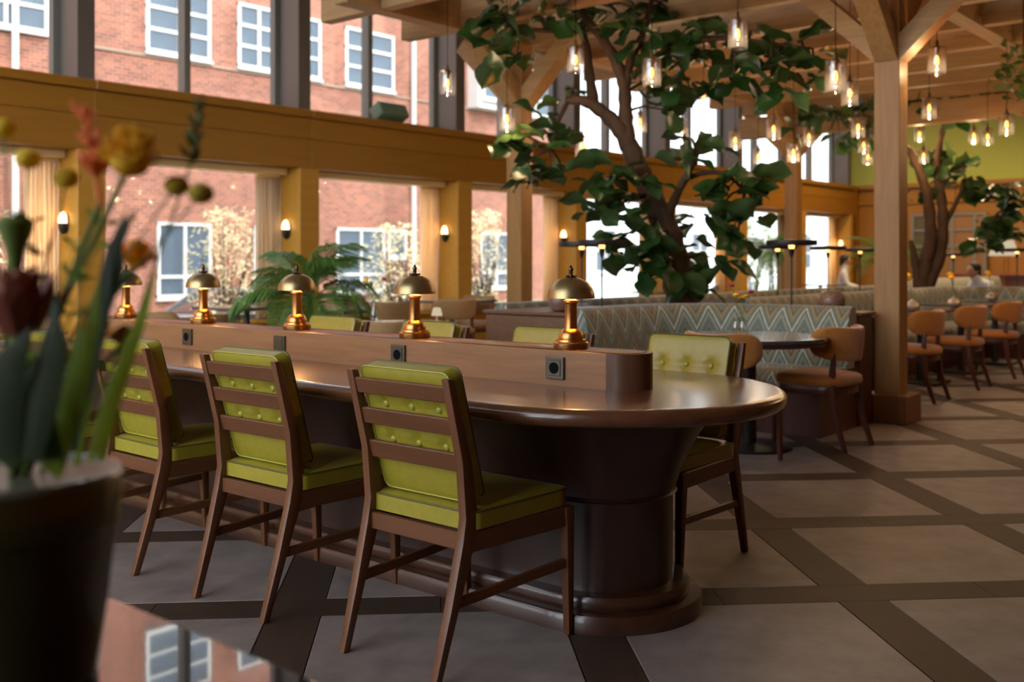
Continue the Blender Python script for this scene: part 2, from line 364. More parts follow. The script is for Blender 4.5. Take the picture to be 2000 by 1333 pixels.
# ================================================================== SETTING: floor
PITCH = .99; SW = .178; V0 = 3.635; U0 = 1.53
S2 = math.sqrt(.5)
FX = -3.2   # plane of the glazed front wall
floor = struct('floor', B(FX-.1, 26.4, -7.2, 11.2, -.25, -.014).mesh('floor', 'grout', smooth=0))
g = .0025
ts = PITCH-SW
tile_me = B(-ts/2+g, ts/2-g, -ts/2+g, ts/2-g, -.013, 0).mesh('tile', 'tile', bevel=.002, seg=1, smooth=0)
plu_me = B(-PITCH/2+g/2, PITCH/2-g/2, -SW/2+g/2, SW/2-g/2, -.013, -.0005).mesh('plank', 'plank', smooth=0)
plv_me = B(-SW/2+g/2, SW/2-g/2, -ts/2+g/2, ts/2-g/2, -.013, -.0005).mesh('plank', 'plankY', smooth=0)
def uvxy(u, v): return (S2*(u+v), S2*(v-u))
cells = []
for i in range(-24, 30):
    for j in range(-10, 30):
        for kind, du, dv in (('tile', .5, .5), ('pu', 0, 0), ('pv', 0, .5)):
            u = U0+PITCH*(i+du); v = V0+PITCH*(j+dv)
            x, y = uvxy(u, v)
            if not (FX+.6 < x < 25.7 and -6.6 < y < 10.4): continue
            px, py, t = proj((x, y, 0))
            vis = t > .5 and -250 < px < 2250 and py < 1620
            cells.append((0 if vis else 1, t if t > 0 else 99, kind, x, y))
cells.sort()
rest = {'tile': MB(), 'plank': MB()}; cnt = {'tile': 0, 'plank': 0}
rz = Matrix.Rotation(-PI/4, 4, 'Z')
for vis, t, kind, x, y in cells:
    nm = 'tile' if kind == 'tile' else 'plank'
    me = {'tile': tile_me, 'pu': plu_me, 'pv': plv_me}[kind]
    if vis == 0 and cnt[nm] < 290 and t < 17:
        O(nm, me, floor, (x, y, 0), (0, 0, -PI/4)); cnt[nm] += 1
    else:
        if kind == 'tile': h = (ts/2-g, ts/2-g)
        elif kind == 'pu': h = (PITCH/2-g/2, SW/2-g/2)
        else: h = (SW/2-g/2, ts/2-g/2)
        q = MB().box(-h[0], h[0], -h[1], h[1], -.013, -.0005)
        T = Matrix.Translation((x, y, 0)) @ rz
        rest[nm].add([T @ Vector(p) for p in q.v], q.f)
for nm, m in rest.items():
    o = O(nm+'_field', m.mesh(nm+'_field', 'tile' if nm == 'tile' else 'plank', smooth=0), floor); o['kind'] = 'stuff'

# ------------------------------------------------------------------ walls
struct('ceiling', B(FX-.12, 26.5, -7.3, 11.3, 7.0, 7.2).mesh('ceiling', 'ceiling', smooth=0))
struct('wall_right', B(FX-.12, 26.5, -7.4, -7.2, -.2, 7.1).mesh('wall_right', 'ochre', smooth=0))
# front wall (behind and left of the camera): tall glazing between slim piers
FX = -3.2
wf = MB()
wf.box(FX-.1, FX+.1, -7.2, 11.2, -.2, .35); wf.box(FX-.1, FX+.1, -7.2, 11.2, 6.75, 7.1)
wf.box(FX-.1, FX+.1, -7.2, .9, .35, 6.75)
for y in (1.75, 4.75, 7.75, 10.75): wf.box(FX-.1, FX+.1, y, y+.25, .35, 6.75)
struct('wall_front', wf.mesh('wall_front', 'ochre', smooth=0))
pane_f = B(FX-.01, FX, -1.375, 1.375, .35, 6.75).mesh('pane', 'glass_front', smooth=0)
frame_f = MB()
for y in (-1.35, 0, 1.35): frame_f.box(FX-.05, FX+.05, y-.03, y+.03, .35, 6.75)
for z in (.38, 2.9, 4.8, 6.72): frame_f.box(FX-.05, FX+.05, -1.35, 1.35, z-.03, z+.03)
frame_f = frame_f.mesh('window_frame', 'frame', smooth=0)
WN = [0]
def window(parts):
    WN[0] += 1
    w = O('window_%d' % WN[0], None); w['kind'] = 'structure'
    for nm, me, loc in parts: O(nm, me, w, loc)
    return w
for y in (.375, 3.375, 6.375, 9.375): window([('window_frame', frame_f, (0, y, 0)), ('pane', pane_f, (0, y, 0))])

# window wall on the left: sill, pilasters, panelled beam, steel columns above
X0 = 5.64; BAY = 2.9
wl_ = struct('wall_left', B(FX-.1, 26.3, 10.85, 11.1, -.2, .42).mesh('sill_wall', 'ochre', smooth=0))
pil_me = B(-.31, 0, 10.5, 11.1, -.0, 2.38).mesh('pilaster', 'ochre', bevel=.006, seg=1, smooth=0)
col_me = B(-.19, 0, 10.58, 10.96, 3.12, 7.0).mesh('steel_column', 'steel', smooth=0)
p_up = B(-BAY+.0015, -.0015, 10.505, 11.08, 2.752, 3.012).mesh('panel', 'ochre_panel', bevel=.002, seg=1, smooth=0)
p_lo = B(-BAY+.0015, -.0015, 10.5, 11.08, 2.38, 2.744).mesh('panel', 'ochre_panel', bevel=.002, seg=1, smooth=0)
p_cap = B(-BAY, 0, 10.46, 11.1, 3.018, 3.12).mesh('ledge', 'ochre_panel', bevel=.008, seg=1, smooth=0)
sill_me = B(.0, BAY-.31, 10.72, 11.1, .42, .46).mesh('window_sill', 'ochre', bevel=.005, seg=1, smooth=0)
low_fr = MB(); lw = BAY-.31
for x in (.03, lw-.03): low_fr.box(x-.03, x+.03, 10.96, 11.04, .46, 2.38)
for z in (.49, 2.345): low_fr.box(.0, lw, 10.96, 11.04, z-.03, z+.035)
low_fr = low_fr.mesh('window_frame', 'frame', smooth=0)
soffit_me = B(.01, lw-.01, 10.74, 10.92, 2.295, 2.379).mesh('lit_soffit_strip', M('lit_soffit_cream', (.80, .64, .34), .6), bevel=.012, seg=2, smooth=0)  # added strip at the window head; its cream imitates the daylit ochre soffit
low_pane = B(.05, lw-.05, 10.995, 11.003, .5, 2.33).mesh('pane', 'glass', smooth=0)
uw = BAY-.19
up_fr = MB()
for x in (.04, uw-.0): up_fr.box(x-.07, x+.05, 10.98, 11.08, 3.12, 7.0)
for z in (3.15, 6.95): up_fr.box(0, uw, 10.98, 11.06, z-.03, z+.03)
up_fr = up_fr.mesh('window_frame', 'frame', smooth=0)
up_mull = B(uw/2-.04, uw/2+.04, 10.95, 11.1, 3.12, 7.0).mesh('mullion', 'frame', smooth=0)
up_pane = B(.03, uw/2-.03, 11.015, 11.022, 3.16, 6.95).mesh('pane', 'glass', smooth=0)
wall_panes = []
for k in range(-2, 8):
    x = X0+BAY*k
    if k > -4:
        struct('pilaster', pil_me, wl_, (x, 0, 0)); struct('steel_column', col_me, wl_, (x-.08, 0, 0))
    struct('panel', p_up, wl_, (x-.12, 0, 0)); struct('panel', p_lo, wl_, (x-.12, 0, 0)); struct('ledge', p_cap, wl_, (x-.12, 0, 0))
    if k < 7:
        struct('window_sill', sill_me, wl_, (x, 0, 0))
        window([('window_frame', low_fr, (x, 0, 0)), ('pane', low_pane, (x, 0, 0)), ('lit_soffit_strip', soffit_me, (x, 0, 0))])
        window([('window_frame', up_fr, (x-.08, 0, 0)), ('mullion', up_mull, (x-.08, 0, 0)), ('pane', up_pane, (x-.08, 0, 0)), ('pane', up_pane, (x-.08+uw/2, 0, 0))])
xe = X0+BAY*7-.12
struct('beam_core', B(FX-.05, xe, 10.53, 11.06, 2.40, 3.05).mesh('beam_core', 'ochre_panel', smooth=0), wl_)
struct('wall_end_panel', B(xe, 26.3, 10.5, 11.1, -.2, 3.12).mesh('wall_end_panel', 'ochre_panel', smooth=0), wl_)
struct('wall_end_panel', B(xe+.2, 26.3, 10.9, 11.1, 3.12, 7.0).mesh('wall_end_panel', 'green_wall', smooth=0), wl_)
struct('wall_end_panel', B(FX-.1, X0+BAY*-2-.31, 10.5, 11.1, -.2, 7.0).mesh('wall_end_panel', 'ochre', smooth=0), wl_)

# far end wall: green above, ochre boards below, a glazed screen in it
wb = struct('wall_back', B(26.2, 26.4, -7.2, 11.2, -.2, 7.1).mesh('wall_back', 'green_wall', smooth=0))
brd = B(26.14, 26.2, 0, 1.19, 0, 3.02).mesh('board', 'ochre_panel', bevel=.008, seg=1, smooth=0)
for i in range(14): struct('board', brd, wb, (0, 10.5-1.2*(i+1), 0))
struct('picture_rail', B(26.06, 26.2, -6.3, 10.5, 3.02, 3.13).mesh('picture_rail', 'ochre_panel', bevel=.01, seg=1, smooth=0), wb)
struct('band_rail', B(26.1, 26.2, -6.3, 10.5, 2.62, 2.68).mesh('band_rail', 'ochre_panel', bevel=.01, seg=1, smooth=0), wb)
#@@OBJECTS@@
# ================================================================== OUTSIDE
struct('ground', B(-70, 110, -50, 70, -1.0, -.76).mesh('ground', 'asphalt', smooth=0))
struct('pavement', B(-60, 100, 11.25, 16.0, -.76, -.68).mesh('pavement', 'pavement', smooth=0))
struct('pavement', B(-60, 100, 21.6, 24.0, -.76, -.66).mesh('pavement', 'pavement', smooth=0))
def atY(x, y, Y):
    r = (x-1000)/2025.; t = Y/(FW[1]+r*RT[1]); return at(x, y, t)
bld = thing('brick_building', 'red brick building with white framed windows across the street', 'building', (0, 24, -.7))
O('wall', B(-25, 32, 0, 9, 0, 13.5).mesh('wall', 'brick', smooth=0), bld)
def facade_window(par, x0, x1, z0, z1, nx, rows, dz=.7, yo=0):
    fr = MB(); b = .09
    fr.box(x0, x1, yo-.07, yo+.01, z0, z0+b); fr.box(x0, x1, yo-.07, yo+.01, z1-b, z1)
    fr.box(x0-.03, x1+.03, yo-.12, yo+.01, z0-.07, z0)
    for i in range(nx+1):
        x = x0+(x1-x0-b)*i/nx; fr.box(x, x+b, yo-.065, yo+.01, z0, z1)
    for r in rows: z = z0+(z1-z0)*r; fr.box(x0, x1, yo-.06, yo+.01, z-b/2, z+b/2)
    w = O('window', fr.mesh('window', 'white', smooth=0), par, (0, 0, dz))
    ed = [0]+list(rows)+[1]
    for i in range(nx):
        for j in range(len(ed)-1):
            xa = x0+(x1-x0-b)*i/nx+b; xb = x0+(x1-x0-b)*(i+1)/nx
            za = z0+(z1-z0)*ed[j]+b/2; zb = z0+(z1-z0)*ed[j+1]-b/2
            O('pane', B(xa, xb, yo-.02, yo+.005, za, zb).mesh('pane', 'win_dark', smooth=0), w)
for x0, x1 in ((4.2, 6.1), (9.5, 11.45), (13.94, 15.82), (16.67, 18.05), (18.25, 19.54), (20.47, 22.46), (28.6, 30.5)):
    for up in (0, 3.2): facade_window(bld, x0, x1, 6.5+up, 8.26+up, 2, (.34, .66))
for x0, x1 in ((9.2, 10.3), (14.25, 15.85), (17.2, 18.8), (20.12, 22.07), (26.5, 28.2)): facade_window(bld, x0, x1, .245, 2.2, 2, (.28,))
facade_window(bld, 22.2, 23.0, 1.3, 2.2, 1, ())
O('door', B(22.2, 23.0, -.05, .01, -.6, 1.25).mesh('door', M('door_brown', (.10, .04, .03), .5), smooth=0), bld, (0, 0, .7))
facade_window(bld, 26.08, 27.5, 6.7, 9.4, 1, (.7,), yo=-.5)
O('bay_box', B(25.9, 27.7, -.5, 0, 6.4, 9.7).mesh('bay_box', 'white', smooth=0), bld, (0, 0, .7))
for x in (10.65, 23.24): O('drain_pipe', MB().tube([(x, -.12, -.65), (x, -.12, 12.4)], .075, 10).mesh('drain_pipe', 'white'), bld, (0, 0, .7))
O('sill_band', B(11.9, 32, -.05, 0, 6.36, 6.42).mesh('sill_band', 'stone', smooth=0), bld, (0, 0, .7))
O('base_band', B(-25, 32, -.06, 0, -.65, -.2).mesh('base_band', 'stone', smooth=0), bld, (0, 0, .7))
b2 = thing('pale_building', 'pale rendered building beyond the brick one down the street', 'building', (34, 26, -.7))
O('wall', B(0, 34, 0, 10, 0, 8.2).mesh('wall', 'pale', smooth=0), b2)
O('roof', MB().add([(0,0,8.2),(34,0,8.2),(34,10,8.2),(0,10,8.2),(0,5,11.5),(34,5,11.5)], [(0,1,5,4),(2,3,4,5),(0,4,3),(1,2,5)]).mesh('roof', M('slate_roof', (.25, .29, .36), .6), smooth=0), b2)
for i in range(8):
    for z in (1.4, 4.6): facade_window(b2, 2+4*i, 3.6+4*i, z, z+1.9, 2, (.5,), dz=0)

def make_car(paint):
    c = thing('parked_car', '', 'car')
    prof = [(-2.1,.28),(-2.12,.62),(-2.0,.82),(-1.2,.93),(-.95,.95),(1.3,.97),(1.95,.9),(2.1,.7),(2.1,.3)]
    R = []
    for s, w in ((-1, .80), (-.97, .86), (.97, .86), (1, .80)):
        R.append([(x, math.copysign(w, s), z if abs(s) < 1 else .3+(z-.3)*.9) for x, z in prof])
    O('body', MB().loft(R).mesh('body', paint, bevel=.04, seg=2), c)
    gl = [(-1.25,.93),(-.55,1.36),(.9,1.38),(1.6,.95)]
    O('cabin_glass', MB().loft([[(x, -.70-(1.4-z)*.2, z) for x, z in gl], [(x, .70+(1.4-z)*.2, z) for x, z in gl]]).mesh('cabin_glass', 'car_glass', bevel=.03), c)
    O('roof', MB().prism([(-.5,-.66),(.88,-.66),(.88,.66),(-.5,.66)], 1.36, 1.43).mesh('roof', paint, bevel=.03), c)
    for x in (-1.22, -.52, .25, .92): 
        pass
    for sy in (-1, 1):
        O('pillar', MB().bar((-1.2, sy*.80, .95), (-.52, sy*.705, 1.39), .06, .06).mesh('pillar', paint), c)
        O('pillar', MB().bar((.2, sy*.80, .95), (.2, sy*.705, 1.39), .07, .05).mesh('pillar', paint), c)
        O('pillar', MB().bar((1.55, sy*.80, .95), (.92, sy*.705, 1.39), .09, .06).mesh('pillar', paint), c)
        O('wing_mirror', MB().ball((-.85, sy*.95, .98), .1, 8, 6, (.6, 1, .7)).mesh('wing_mirror', paint), c)
        O('headlight', MB().ball((-2.02, sy*.62, .68), .12, 8, 6, (.6, 1.4, .7)).mesh('headlight', 'headlight'), c)
        for x in (-1.35, 1.3):
            w = O('wheel', MB().lathe([(.001,-.1),(.30,-.1),(.32,-.06),(.32,.06),(.30,.1),(.001,.1)], 20).mesh('wheel', 'tyre'), c, (x, sy*.76, .32), (PI/2, 0, 0))
            O('hub_cap', MB().lathe([(.001,-.11),(.19,-.11),(.2,.11),(.001,.11)], 14).mesh('hub_cap', 'silver'), w)
    return c
car = make_car('car_paint'); car['label'] = 'silver car parked outside behind the second table lamp'; car.location = (12.6, 18.0, -.76); car['group'] = 'cars parked in the street'
car2 = make_car('car_blue'); car2['label'] = 'blue car parked outside behind the palm'; car2.location = (18.0, 18.0, -.76); car2['group'] = 'cars parked in the street'
car3 = make_car('car_blue'); car3['label'] = 'blue grey car parked outside beyond the leftmost window'; car3.location = (6.4, 18.0, -.76); car3['group'] = 'cars parked in the street'

def shrub(label, x, y, z0, z1, r, mat, n=1500, leaf=.055, trunk=True, grp=None):
    s = thing('street_shrub', label, 'shrub', (x, y, z0), 0, grp)
    rr = random.Random(int(x*100)); h = z1-z0; m = MB(); tw = MB()
    for i in range(16):
        a = rr.uniform(0, 2*PI); k = rr.uniform(.3, 1)
        tw.tube([(0, 0, 0), (r*k*.4*math.cos(a), r*k*.4*math.sin(a), h*.45), (r*k*math.cos(a), r*k*math.sin(a), h*rr.uniform(.6, 1))], [.025, .015, .005], 5)
    for i in range(n):
        a = rr.uniform(0, 2*PI); q = rr.random()**.4; zz = rr.uniform(.12, 1)
        w = r*q*(1-abs(zz-.5)*.9)*(1.1+.3*math.sin(a*3+zz*9))
        c = Vector((w*math.cos(a), w*math.sin(a), zz*h)); d = Vector((rr.uniform(-1,1), rr.uniform(-1,1), rr.uniform(-.6,1))).normalized(); e = d.orthogonal().normalized()
        L = leaf*rr.uniform(.7, 1.5)
        m.add([c-e*L*.4, c+d*L*.9-e*L*.1, c+d*L*1.7, c+d*L*.8+e*L*.45], [(0, 1, 2, 3)])
    f = O('foliage', m.mesh('foliage', mat, smooth=0), s); f['kind'] = 'stuff'
    O('stems', tw.mesh('stems', 'twig'), s)
    return s
G = 'sunlit shrubs outside the windows'
shrub('pale sunlit shrub outside, left of the first palm', 10.6, 15.6, -.7, 2.1, .62, 'shrub', grp=G)
shrub('pale sunlit shrub outside, right of the palm', 14.75, 15.6, -.7, 1.95, .72, 'shrub', grp=G)
shrub('tall pale sunlit shrub outside the window left of the timber post', 17.35, 15.6, -.7, 2.35, .6, 'shrub', grp=G)
shrub('thin sunlit shrub outside the leftmost window', 6.75, 15.6, -.7, 1.9, .5, 'shrub', n=500, grp=G)
shrub('white flowering shrub outside, behind the tree trunk', 21.0, 13.0, -.7, 1.7, .8, 'shrub', n=1300, grp=G)
shrub('sunlit green shrub outside the far windows', 27.5, 14.2, -.7, 2.4, .9, 'hedge', n=1500, leaf=.08, grp=G)

# ================================================================== PERGOLA
pg = thing('timber_pergola', 'oak pergola of posts, braces and parallel rafters hung with pendant lamps', 'pergola')
PX = (7.75, 13.8); PY = (2.865, 6.49)
post_me = B(-.085, .085, -.095, .095, 0, 3.3).mesh('post', 'oakZ', bevel=.004, seg=1, smooth=0)
base_me = B(-.165, .165, -.16, .16, 0, .21).mesh('post_base', WOOD('base_wood', (.19, .075, .022), 'X', .4, .25), bevel=.006, seg=1, smooth=0)
brx = MB().bar((.05, 0, 2.74), (.72, 0, 3.38), .15, .17, up=(0, 1, 0)).mesh('brace', 'oakX', smooth=0)
bry = MB().bar((0, .05, 2.74), (0, .72, 3.38), .14, .17, up=(1, 0, 0)).mesh('brace', 'oakY', smooth=0)
for x in PX:
    for y in PY:
        p = O('post', post_me, pg, (x, y, 0)); O('post_base', base_me, p, (.025, 0, 0))
        O('brace', brx, pg, (x, y, 0)); O('brace', brx, pg, (x, y, 0), (0, 0, PI)); O('brace', bry, pg, (x, y, 0)); O('brace', bry, pg, (x, y, 0), (0, 0, PI))
for y in PY+(-.9,): O('beam', B(5.5, 14.5, y-.08, y+.08, 3.29, 3.58).mesh('beam', 'oakX', bevel=.004, seg=1, smooth=0), pg)
raf = B(-.06, .06, -2.0, 7.19, 3.3, 3.6).mesh('rafter', 'oakY', bevel=.004, seg=1, smooth=0)
for k in range(9): O('rafter', raf, pg, (5.92+.97*k, 0, 0))
O('beam', B(13.72, 13.88, -2, 7.3, 2.98, 3.28).mesh('beam', 'oakY', bevel=.004, seg=1, smooth=0), pg)

# ================================================================== COMMUNAL TABLE
TX, TY0, TY1, TZ = 2.99, 2.11, 5.48, .76
tb = thing('communal_table', 'long dark wooden communal table with rounded end and power spine', 'table', (TX, TY0, 0))
def ring(r, z): return [(x-TX, y-TY0, z) for x, y in stadium(TX, TY0, TY1, r, 32)]
O('table_top', MB().loft([ring(r, z) for r, z in ((.57, .703), (.60, .706), (.613, .715), (.62, .728), (.62, .740), (.613, .752), (.60, .759), (.585, .76), (.55, .76), (.50, .76))]).mesh('table_top', 'table_top', smooth=50), tb)
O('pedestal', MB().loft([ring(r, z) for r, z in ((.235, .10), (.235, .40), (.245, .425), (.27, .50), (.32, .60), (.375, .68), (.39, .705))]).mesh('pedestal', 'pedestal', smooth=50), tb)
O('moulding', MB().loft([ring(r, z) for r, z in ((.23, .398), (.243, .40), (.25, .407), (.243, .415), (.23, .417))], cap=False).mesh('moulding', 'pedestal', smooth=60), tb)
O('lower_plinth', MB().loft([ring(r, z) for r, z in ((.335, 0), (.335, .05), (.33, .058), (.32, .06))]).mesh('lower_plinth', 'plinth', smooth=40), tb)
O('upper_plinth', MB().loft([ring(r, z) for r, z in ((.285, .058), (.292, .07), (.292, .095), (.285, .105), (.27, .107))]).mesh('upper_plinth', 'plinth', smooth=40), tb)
SP0, SP1, SR = 2.035, 5.58, .102
def sring(r, z, i=0): return [(x-TX, y-TY0, z) for x, y in stadium(TX, SP0, SP1, r, 16)]
O('spine_end', MB().loft([sring(SR, .76), sring(SR, .8835), sring(SR-.003, .885)]).mesh('spine_end', 'spine_end', smooth=40), tb)
sp = O('spine_face', B(-SR-.001, -SR+.006, SP0-TY0, SP1-TY0, .7602, .884).mesh('spine_face', 'spine', smooth=0), tb)
O('spine_face', B(SR-.006, SR+.001, SP0-TY0, SP1-TY0, .7602, .884).mesh('spine_face', 'spine', smooth=0), tb)
O('inlay_line', MB().loft([sring(.082, .885), sring(.082, .8858), sring(.079, .8858), sring(.079, .885)], cap=False).mesh('inlay_line', 'black', smooth=0), tb)
plate = B(-.010, 0, -.040, .040, -.040, .040).mesh('power_socket', 'bronze', bevel=.003, smooth=0)
ins = B(-.0125, -.008, -.0275, .0275, -.0275, .0275).mesh('socket_insert', 'bronze', bevel=.0015, seg=1, smooth=0)
well = MB().lathe([(.0205, -.0135), (.0205, -.009)], 28).mesh('socket_well', 'black')
for i, y in enumerate((2.25, 3.05, 3.824, 4.567)):
    if i == 2:
        s_ = O('wall_switch', plate, tb, (-SR-.001, y-TY0, .823)); O('switch_rocker', ins, s_)
    else:
        s_ = O('power_socket', plate, tb, (-SR-.001, y-TY0, .823)); O('socket_insert', ins, s_)
        O('socket_well', well, s_, (-.0005, 0, 0), (0, PI/2, 0))

# table lamps on the spine
lm = thing('table_lamp', '', 'lamp')
O('base', MB().lathe([(.062, 0), (.064, .004), (.064, .020), (.061, .024), (.056, .025), (.055, .031), (.047, .032)], 32).mesh('base', 'brass'), lm)
O('collar', MB().lathe([(.045, .031), (.046, .040), (.043, .052), (.036, .064), (.026, .071)], 32).mesh('collar', 'brass'), lm)
O('stem', MB().lathe([(.0235, .068), (.0225, .085), (.0215, .158), (.0235, .163), (.0265, .166), (.0265, .173), (.020, .174)], 28).mesh('stem', 'brass'), lm)
O('bulb', MB().lathe([(.019, .174), (.018, .182), (.011, .190), (.001, .192)], 16).mesh('bulb', 'glow_soft'), lm)
sh = []
for i in range(13):
    a = PI/2*i/12; sh.append((.0865*math.cos(a)**.9 if i < 12 else .001, .181+.076*math.sin(a)))
shade = O('shade', MB().lathe([(.0855, .1805)]+sh, 40).mesh('shade', 'shade_brass'), lm)
# hollow the dome: drop the bottom cap by building an inner skin
me = shade.data
b = bmesh.new(); b.from_mesh(me)
for f in [f for f in b.faces if len(f.verts) > 10]: b.faces.remove(f)
b.to_mesh(me); b.free()
O('shade_lining', MB().lathe([(.084, .181)]+[(r*.975, z-.002) for r, z in sh[1:-1]]+[(.001, .253)], 32).mesh('shade_lining', 'shade_brass'), lm)
b = bmesh.new(); b.from_mesh(bpy.data.meshes['shade_lining'])
for f in [f for f in b.faces if len(f.verts) > 10]: b.faces.remove(f)
bmesh.ops.reverse_faces(b, faces=b.faces); b.to_mesh(bpy.data.meshes['shade_lining']); b.free()
fin = MB().lathe([(.014, .255), (.020, .259), (.017, .262), (.009, .264), (.006, .270), (.010, .273), (.0065, .277), (.0095, .283), (.0085, .289), (.004, .292), (.0055, .296), (.001, .300)], 18)
for i in range(6):
    a = 2*PI*i/6; fin.ball((.019*math.cos(a), .019*math.sin(a), .2605), .0045, 6, 4)
O('finial', fin.mesh('finial', 'finial'), lm)
LAMP_LABELS = ['brass dome lamp nearest the rounded table end', 'brass dome lamp second from the rounded table end', 'brass dome lamp in the middle, before the palm', 'brass dome lamp before the silver car', 'brass dome lamp farthest along the spine, behind the flowers']
for i, y in enumerate((2.262, 3.066, 3.838, 4.594, 5.346)):
    l = place(lm, i > 0, LAMP_LABELS[i], (TX, y, .885), random.uniform(0, 6), 'brass lamps on the table spine')
    ld = bpy.data.lights.new('lamp_light', 'POINT'); ld.energy = .8; ld.color = (1, .5, .18); ld.shadow_soft_size = .012
    lo = bpy.data.objects.new('lamp_light', ld); C.objects.link(lo); lo.parent = l; lo.location = (0, 0, .205)

# ================================================================== LIME DINING CHAIRS (local x = forward)
def make_green():
    c = thing('dining_chair', '', 'chair')
    for s in (-1, 1):
        m = MB()
        pts = [(.00, s*.198, 0, .026, .026), (.06, s*.203, .20, .032, .034), (.115, s*.206, .385, .032, .052), (.128, s*.206, .455, .031, .052), (.108, s*.206, .62, .031, .040), (.040, s*.207, .865, .029, .026)]
        rings = [[(x-d/2, y-w/2, z), (x+d/2, y-w/2, z), (x+d/2, y+w/2, z), (x-d/2, y+w/2, z)] for x, y, z, w, d in pts]
        O('leg', MB().loft(rings).mesh('leg', 'walnutZ', bevel=.005, seg=2, smooth=40), c)
        pts = [(.575, s*.225, 0, .024, .024), (.562, s*.228, .36, .034, .038), (.560, s*.228, .415, .034, .044)]
        rings = [[(x-d/2, y-w/2, z), (x+d/2, y-w/2, z), (x+d/2, y+w/2, z), (x-d/2, y+w/2, z)] for x, y, z, w, d in pts]
        O('leg', MB().loft(rings).mesh('leg', 'walnutZ', bevel=.005, seg=2, smooth=40), c)
        O('side_rail', MB().bar((.11, s*.208, .385), (.565, s*.228, .385), .024, .062).mesh('side_rail', 'walnutX', bevel=.004, seg=1, smooth=0), c)
        O('stretcher', MB().bar((.062, s*.203, .215), (.563, s*.227, .235), .018, .030).mesh('stretcher', 'walnutX', bevel=.003, seg=1, smooth=0), c)
    O('back_rail', B(.105, .13, -.2, .2, .36, .412).mesh('back_rail', 'walnutY', bevel=.003, seg=1, smooth=0), c)
    O('front_rail', B(.552, .576, -.22, .22, .36, .412).mesh('front_rail', 'walnutY', bevel=.003, seg=1, smooth=0), c)
    for z, dz in ((.818, .050), (.722, .052), (.615, .057)):
        x = .108+(z-.62)*(-.068/.245)
        O('slat', MB().bar((x-.002, -.2, z), (x-.002, .2, z), .014, dz, up=(-.27, 0, 1)).mesh('slat', 'walnutY', bevel=.003, seg=1, smooth=0), c)
    # back cushion, leaning
    lean = -math.atan(.068/.245)
    bt = [(y, z) for z in (.080, -.038) for y in (-.115, 0, .115)]
    pd_ = pad(.192, .203, .034, .025, 36, 38, bt, .016, edge=.72); pad_me = pd_.mesh('back_cushion', 'green', smooth=50)
    cu = O('back_cushion', pad_me, c, (.137, 0, .688), (0, lean, 0))
    for (y, z) in bt:
        for sx in (1, -1): O('button', MB().ball((0, 0, 0), .0125, 12, 8, (.62, 1, 1)).mesh('button', 'button'), cu, (sx*(pd_.t(y/.192, z/.203)+.004), y, z))
    def loop(W, H, r, x, rad, mat, nm, par):
        P = []
        for cx, cz, a0 in ((W-r, H-r, 0), (-(W-r), H-r, PI/2), (-(W-r), -(H-r), PI), (W-r, -(H-r), 1.5*PI)):
            for i in range(5):
                a = a0+PI/2*i/4; P.append((x, cx+r*math.cos(a), cz+r*math.sin(a)))
        P.append(P[0]); return O(nm, MB().tube(P, rad, 6, False).mesh(nm, mat), par)
    loop(.1915, .2025, .025, .0245, .0032, 'piping', 'piping', cu); loop(.1915, .2025, .025, -.0245, .0034, 'green_pipe', 'piping', cu)
    # seat cushion: pad turned to lie flat
    m = pad(.225, .228, .038, .03, 22, 22, (), 0, edge=.68)
    xf = Matrix.Translation((.352, 0, .444)) @ Matrix.Rotation(-PI/2, 4, 'Y')
    se = O('seat', m.mesh('seat', 'green', smooth=50, xf=xf), c)
    P = []
    for cx, cy, a0 in ((.198, .195, 0), (-.198, .195, PI/2), (-.198, -.195, PI), (.198, -.195, 1.5*PI)):
        for i in range(5):
            a = a0+PI/2*i/4; P.append((.352+cx+.029*math.cos(a), cy+.029*math.sin(a), .470))
    P.append(P[0]); O('piping', MB().tube(P, .0032, 6, False).mesh('piping', 'piping'), se)
    return c
gc = make_green()
GL = ['lime leather chair nearest the camera, back turned, at the table', 'lime leather chair second in the near row, back turned', 'lime leather chair third in the near row, partly behind the flowers', 'lime leather chair farthest in the near row, hidden behind the flowerpot']
for i, y in enumerate((2.25, 3.05, 3.85, 4.65)): place(gc, i > 0, GL[i], (2.085, y+random.uniform(-.01, .01), 0), random.uniform(-.02, .02), 'lime chairs along the near side')
GR = ['lime leather chair facing us beyond the rounded table end', 'lime leather chair across the table behind the largest dome lamp', 'lime leather chair across the table behind the second dome lamp', 'lime leather chair across the table right of the middle dome lamp']
for i, y in enumerate((2.24, 3.0, 3.77, 4.53)): place(gc, True, GR[i], (3.885, y, 0), PI+random.uniform(-.02, .02), 'lime chairs along the far side')

# ================================================================== BOOTHS AND ISLAND
def sweep(path, prof, name, mat, parent, close=True, uvs=1.):
    """path: [(x,y,nx,ny,s)], prof: [(off,z)] closed outline"""
    V = []; UV = []; n = len(prof); F = []
    pl = [0]
    for i in range(1, n): pl.append(pl[-1]+math.hypot(prof[i][0]-prof[i-1][0], prof[i][1]-prof[i-1][1]))
    for x, y, nx, ny, s in path:
        for (o, z), l in zip(prof, pl): V.append((x+nx*o, y+ny*o, z)); UV.append((s*uvs, l*uvs))
    for j in range(len(path)-1):
        for i in range(n-1): F.append((j*n+i, (j+1)*n+i, (j+1)*n+i+1, j*n+i+1))
        F.append((j*n+n-1, (j+1)*n+n-1, (j+1)*n, j*n))
    F.append(tuple(range(n))); m = len(path)-1; F.append(tuple(m*n+i for i in reversed(range(n))))
    b = MB(); b.v = V; b.f = F
    return O(name, b.mesh(name, mat, smooth=50, uv=UV), parent)
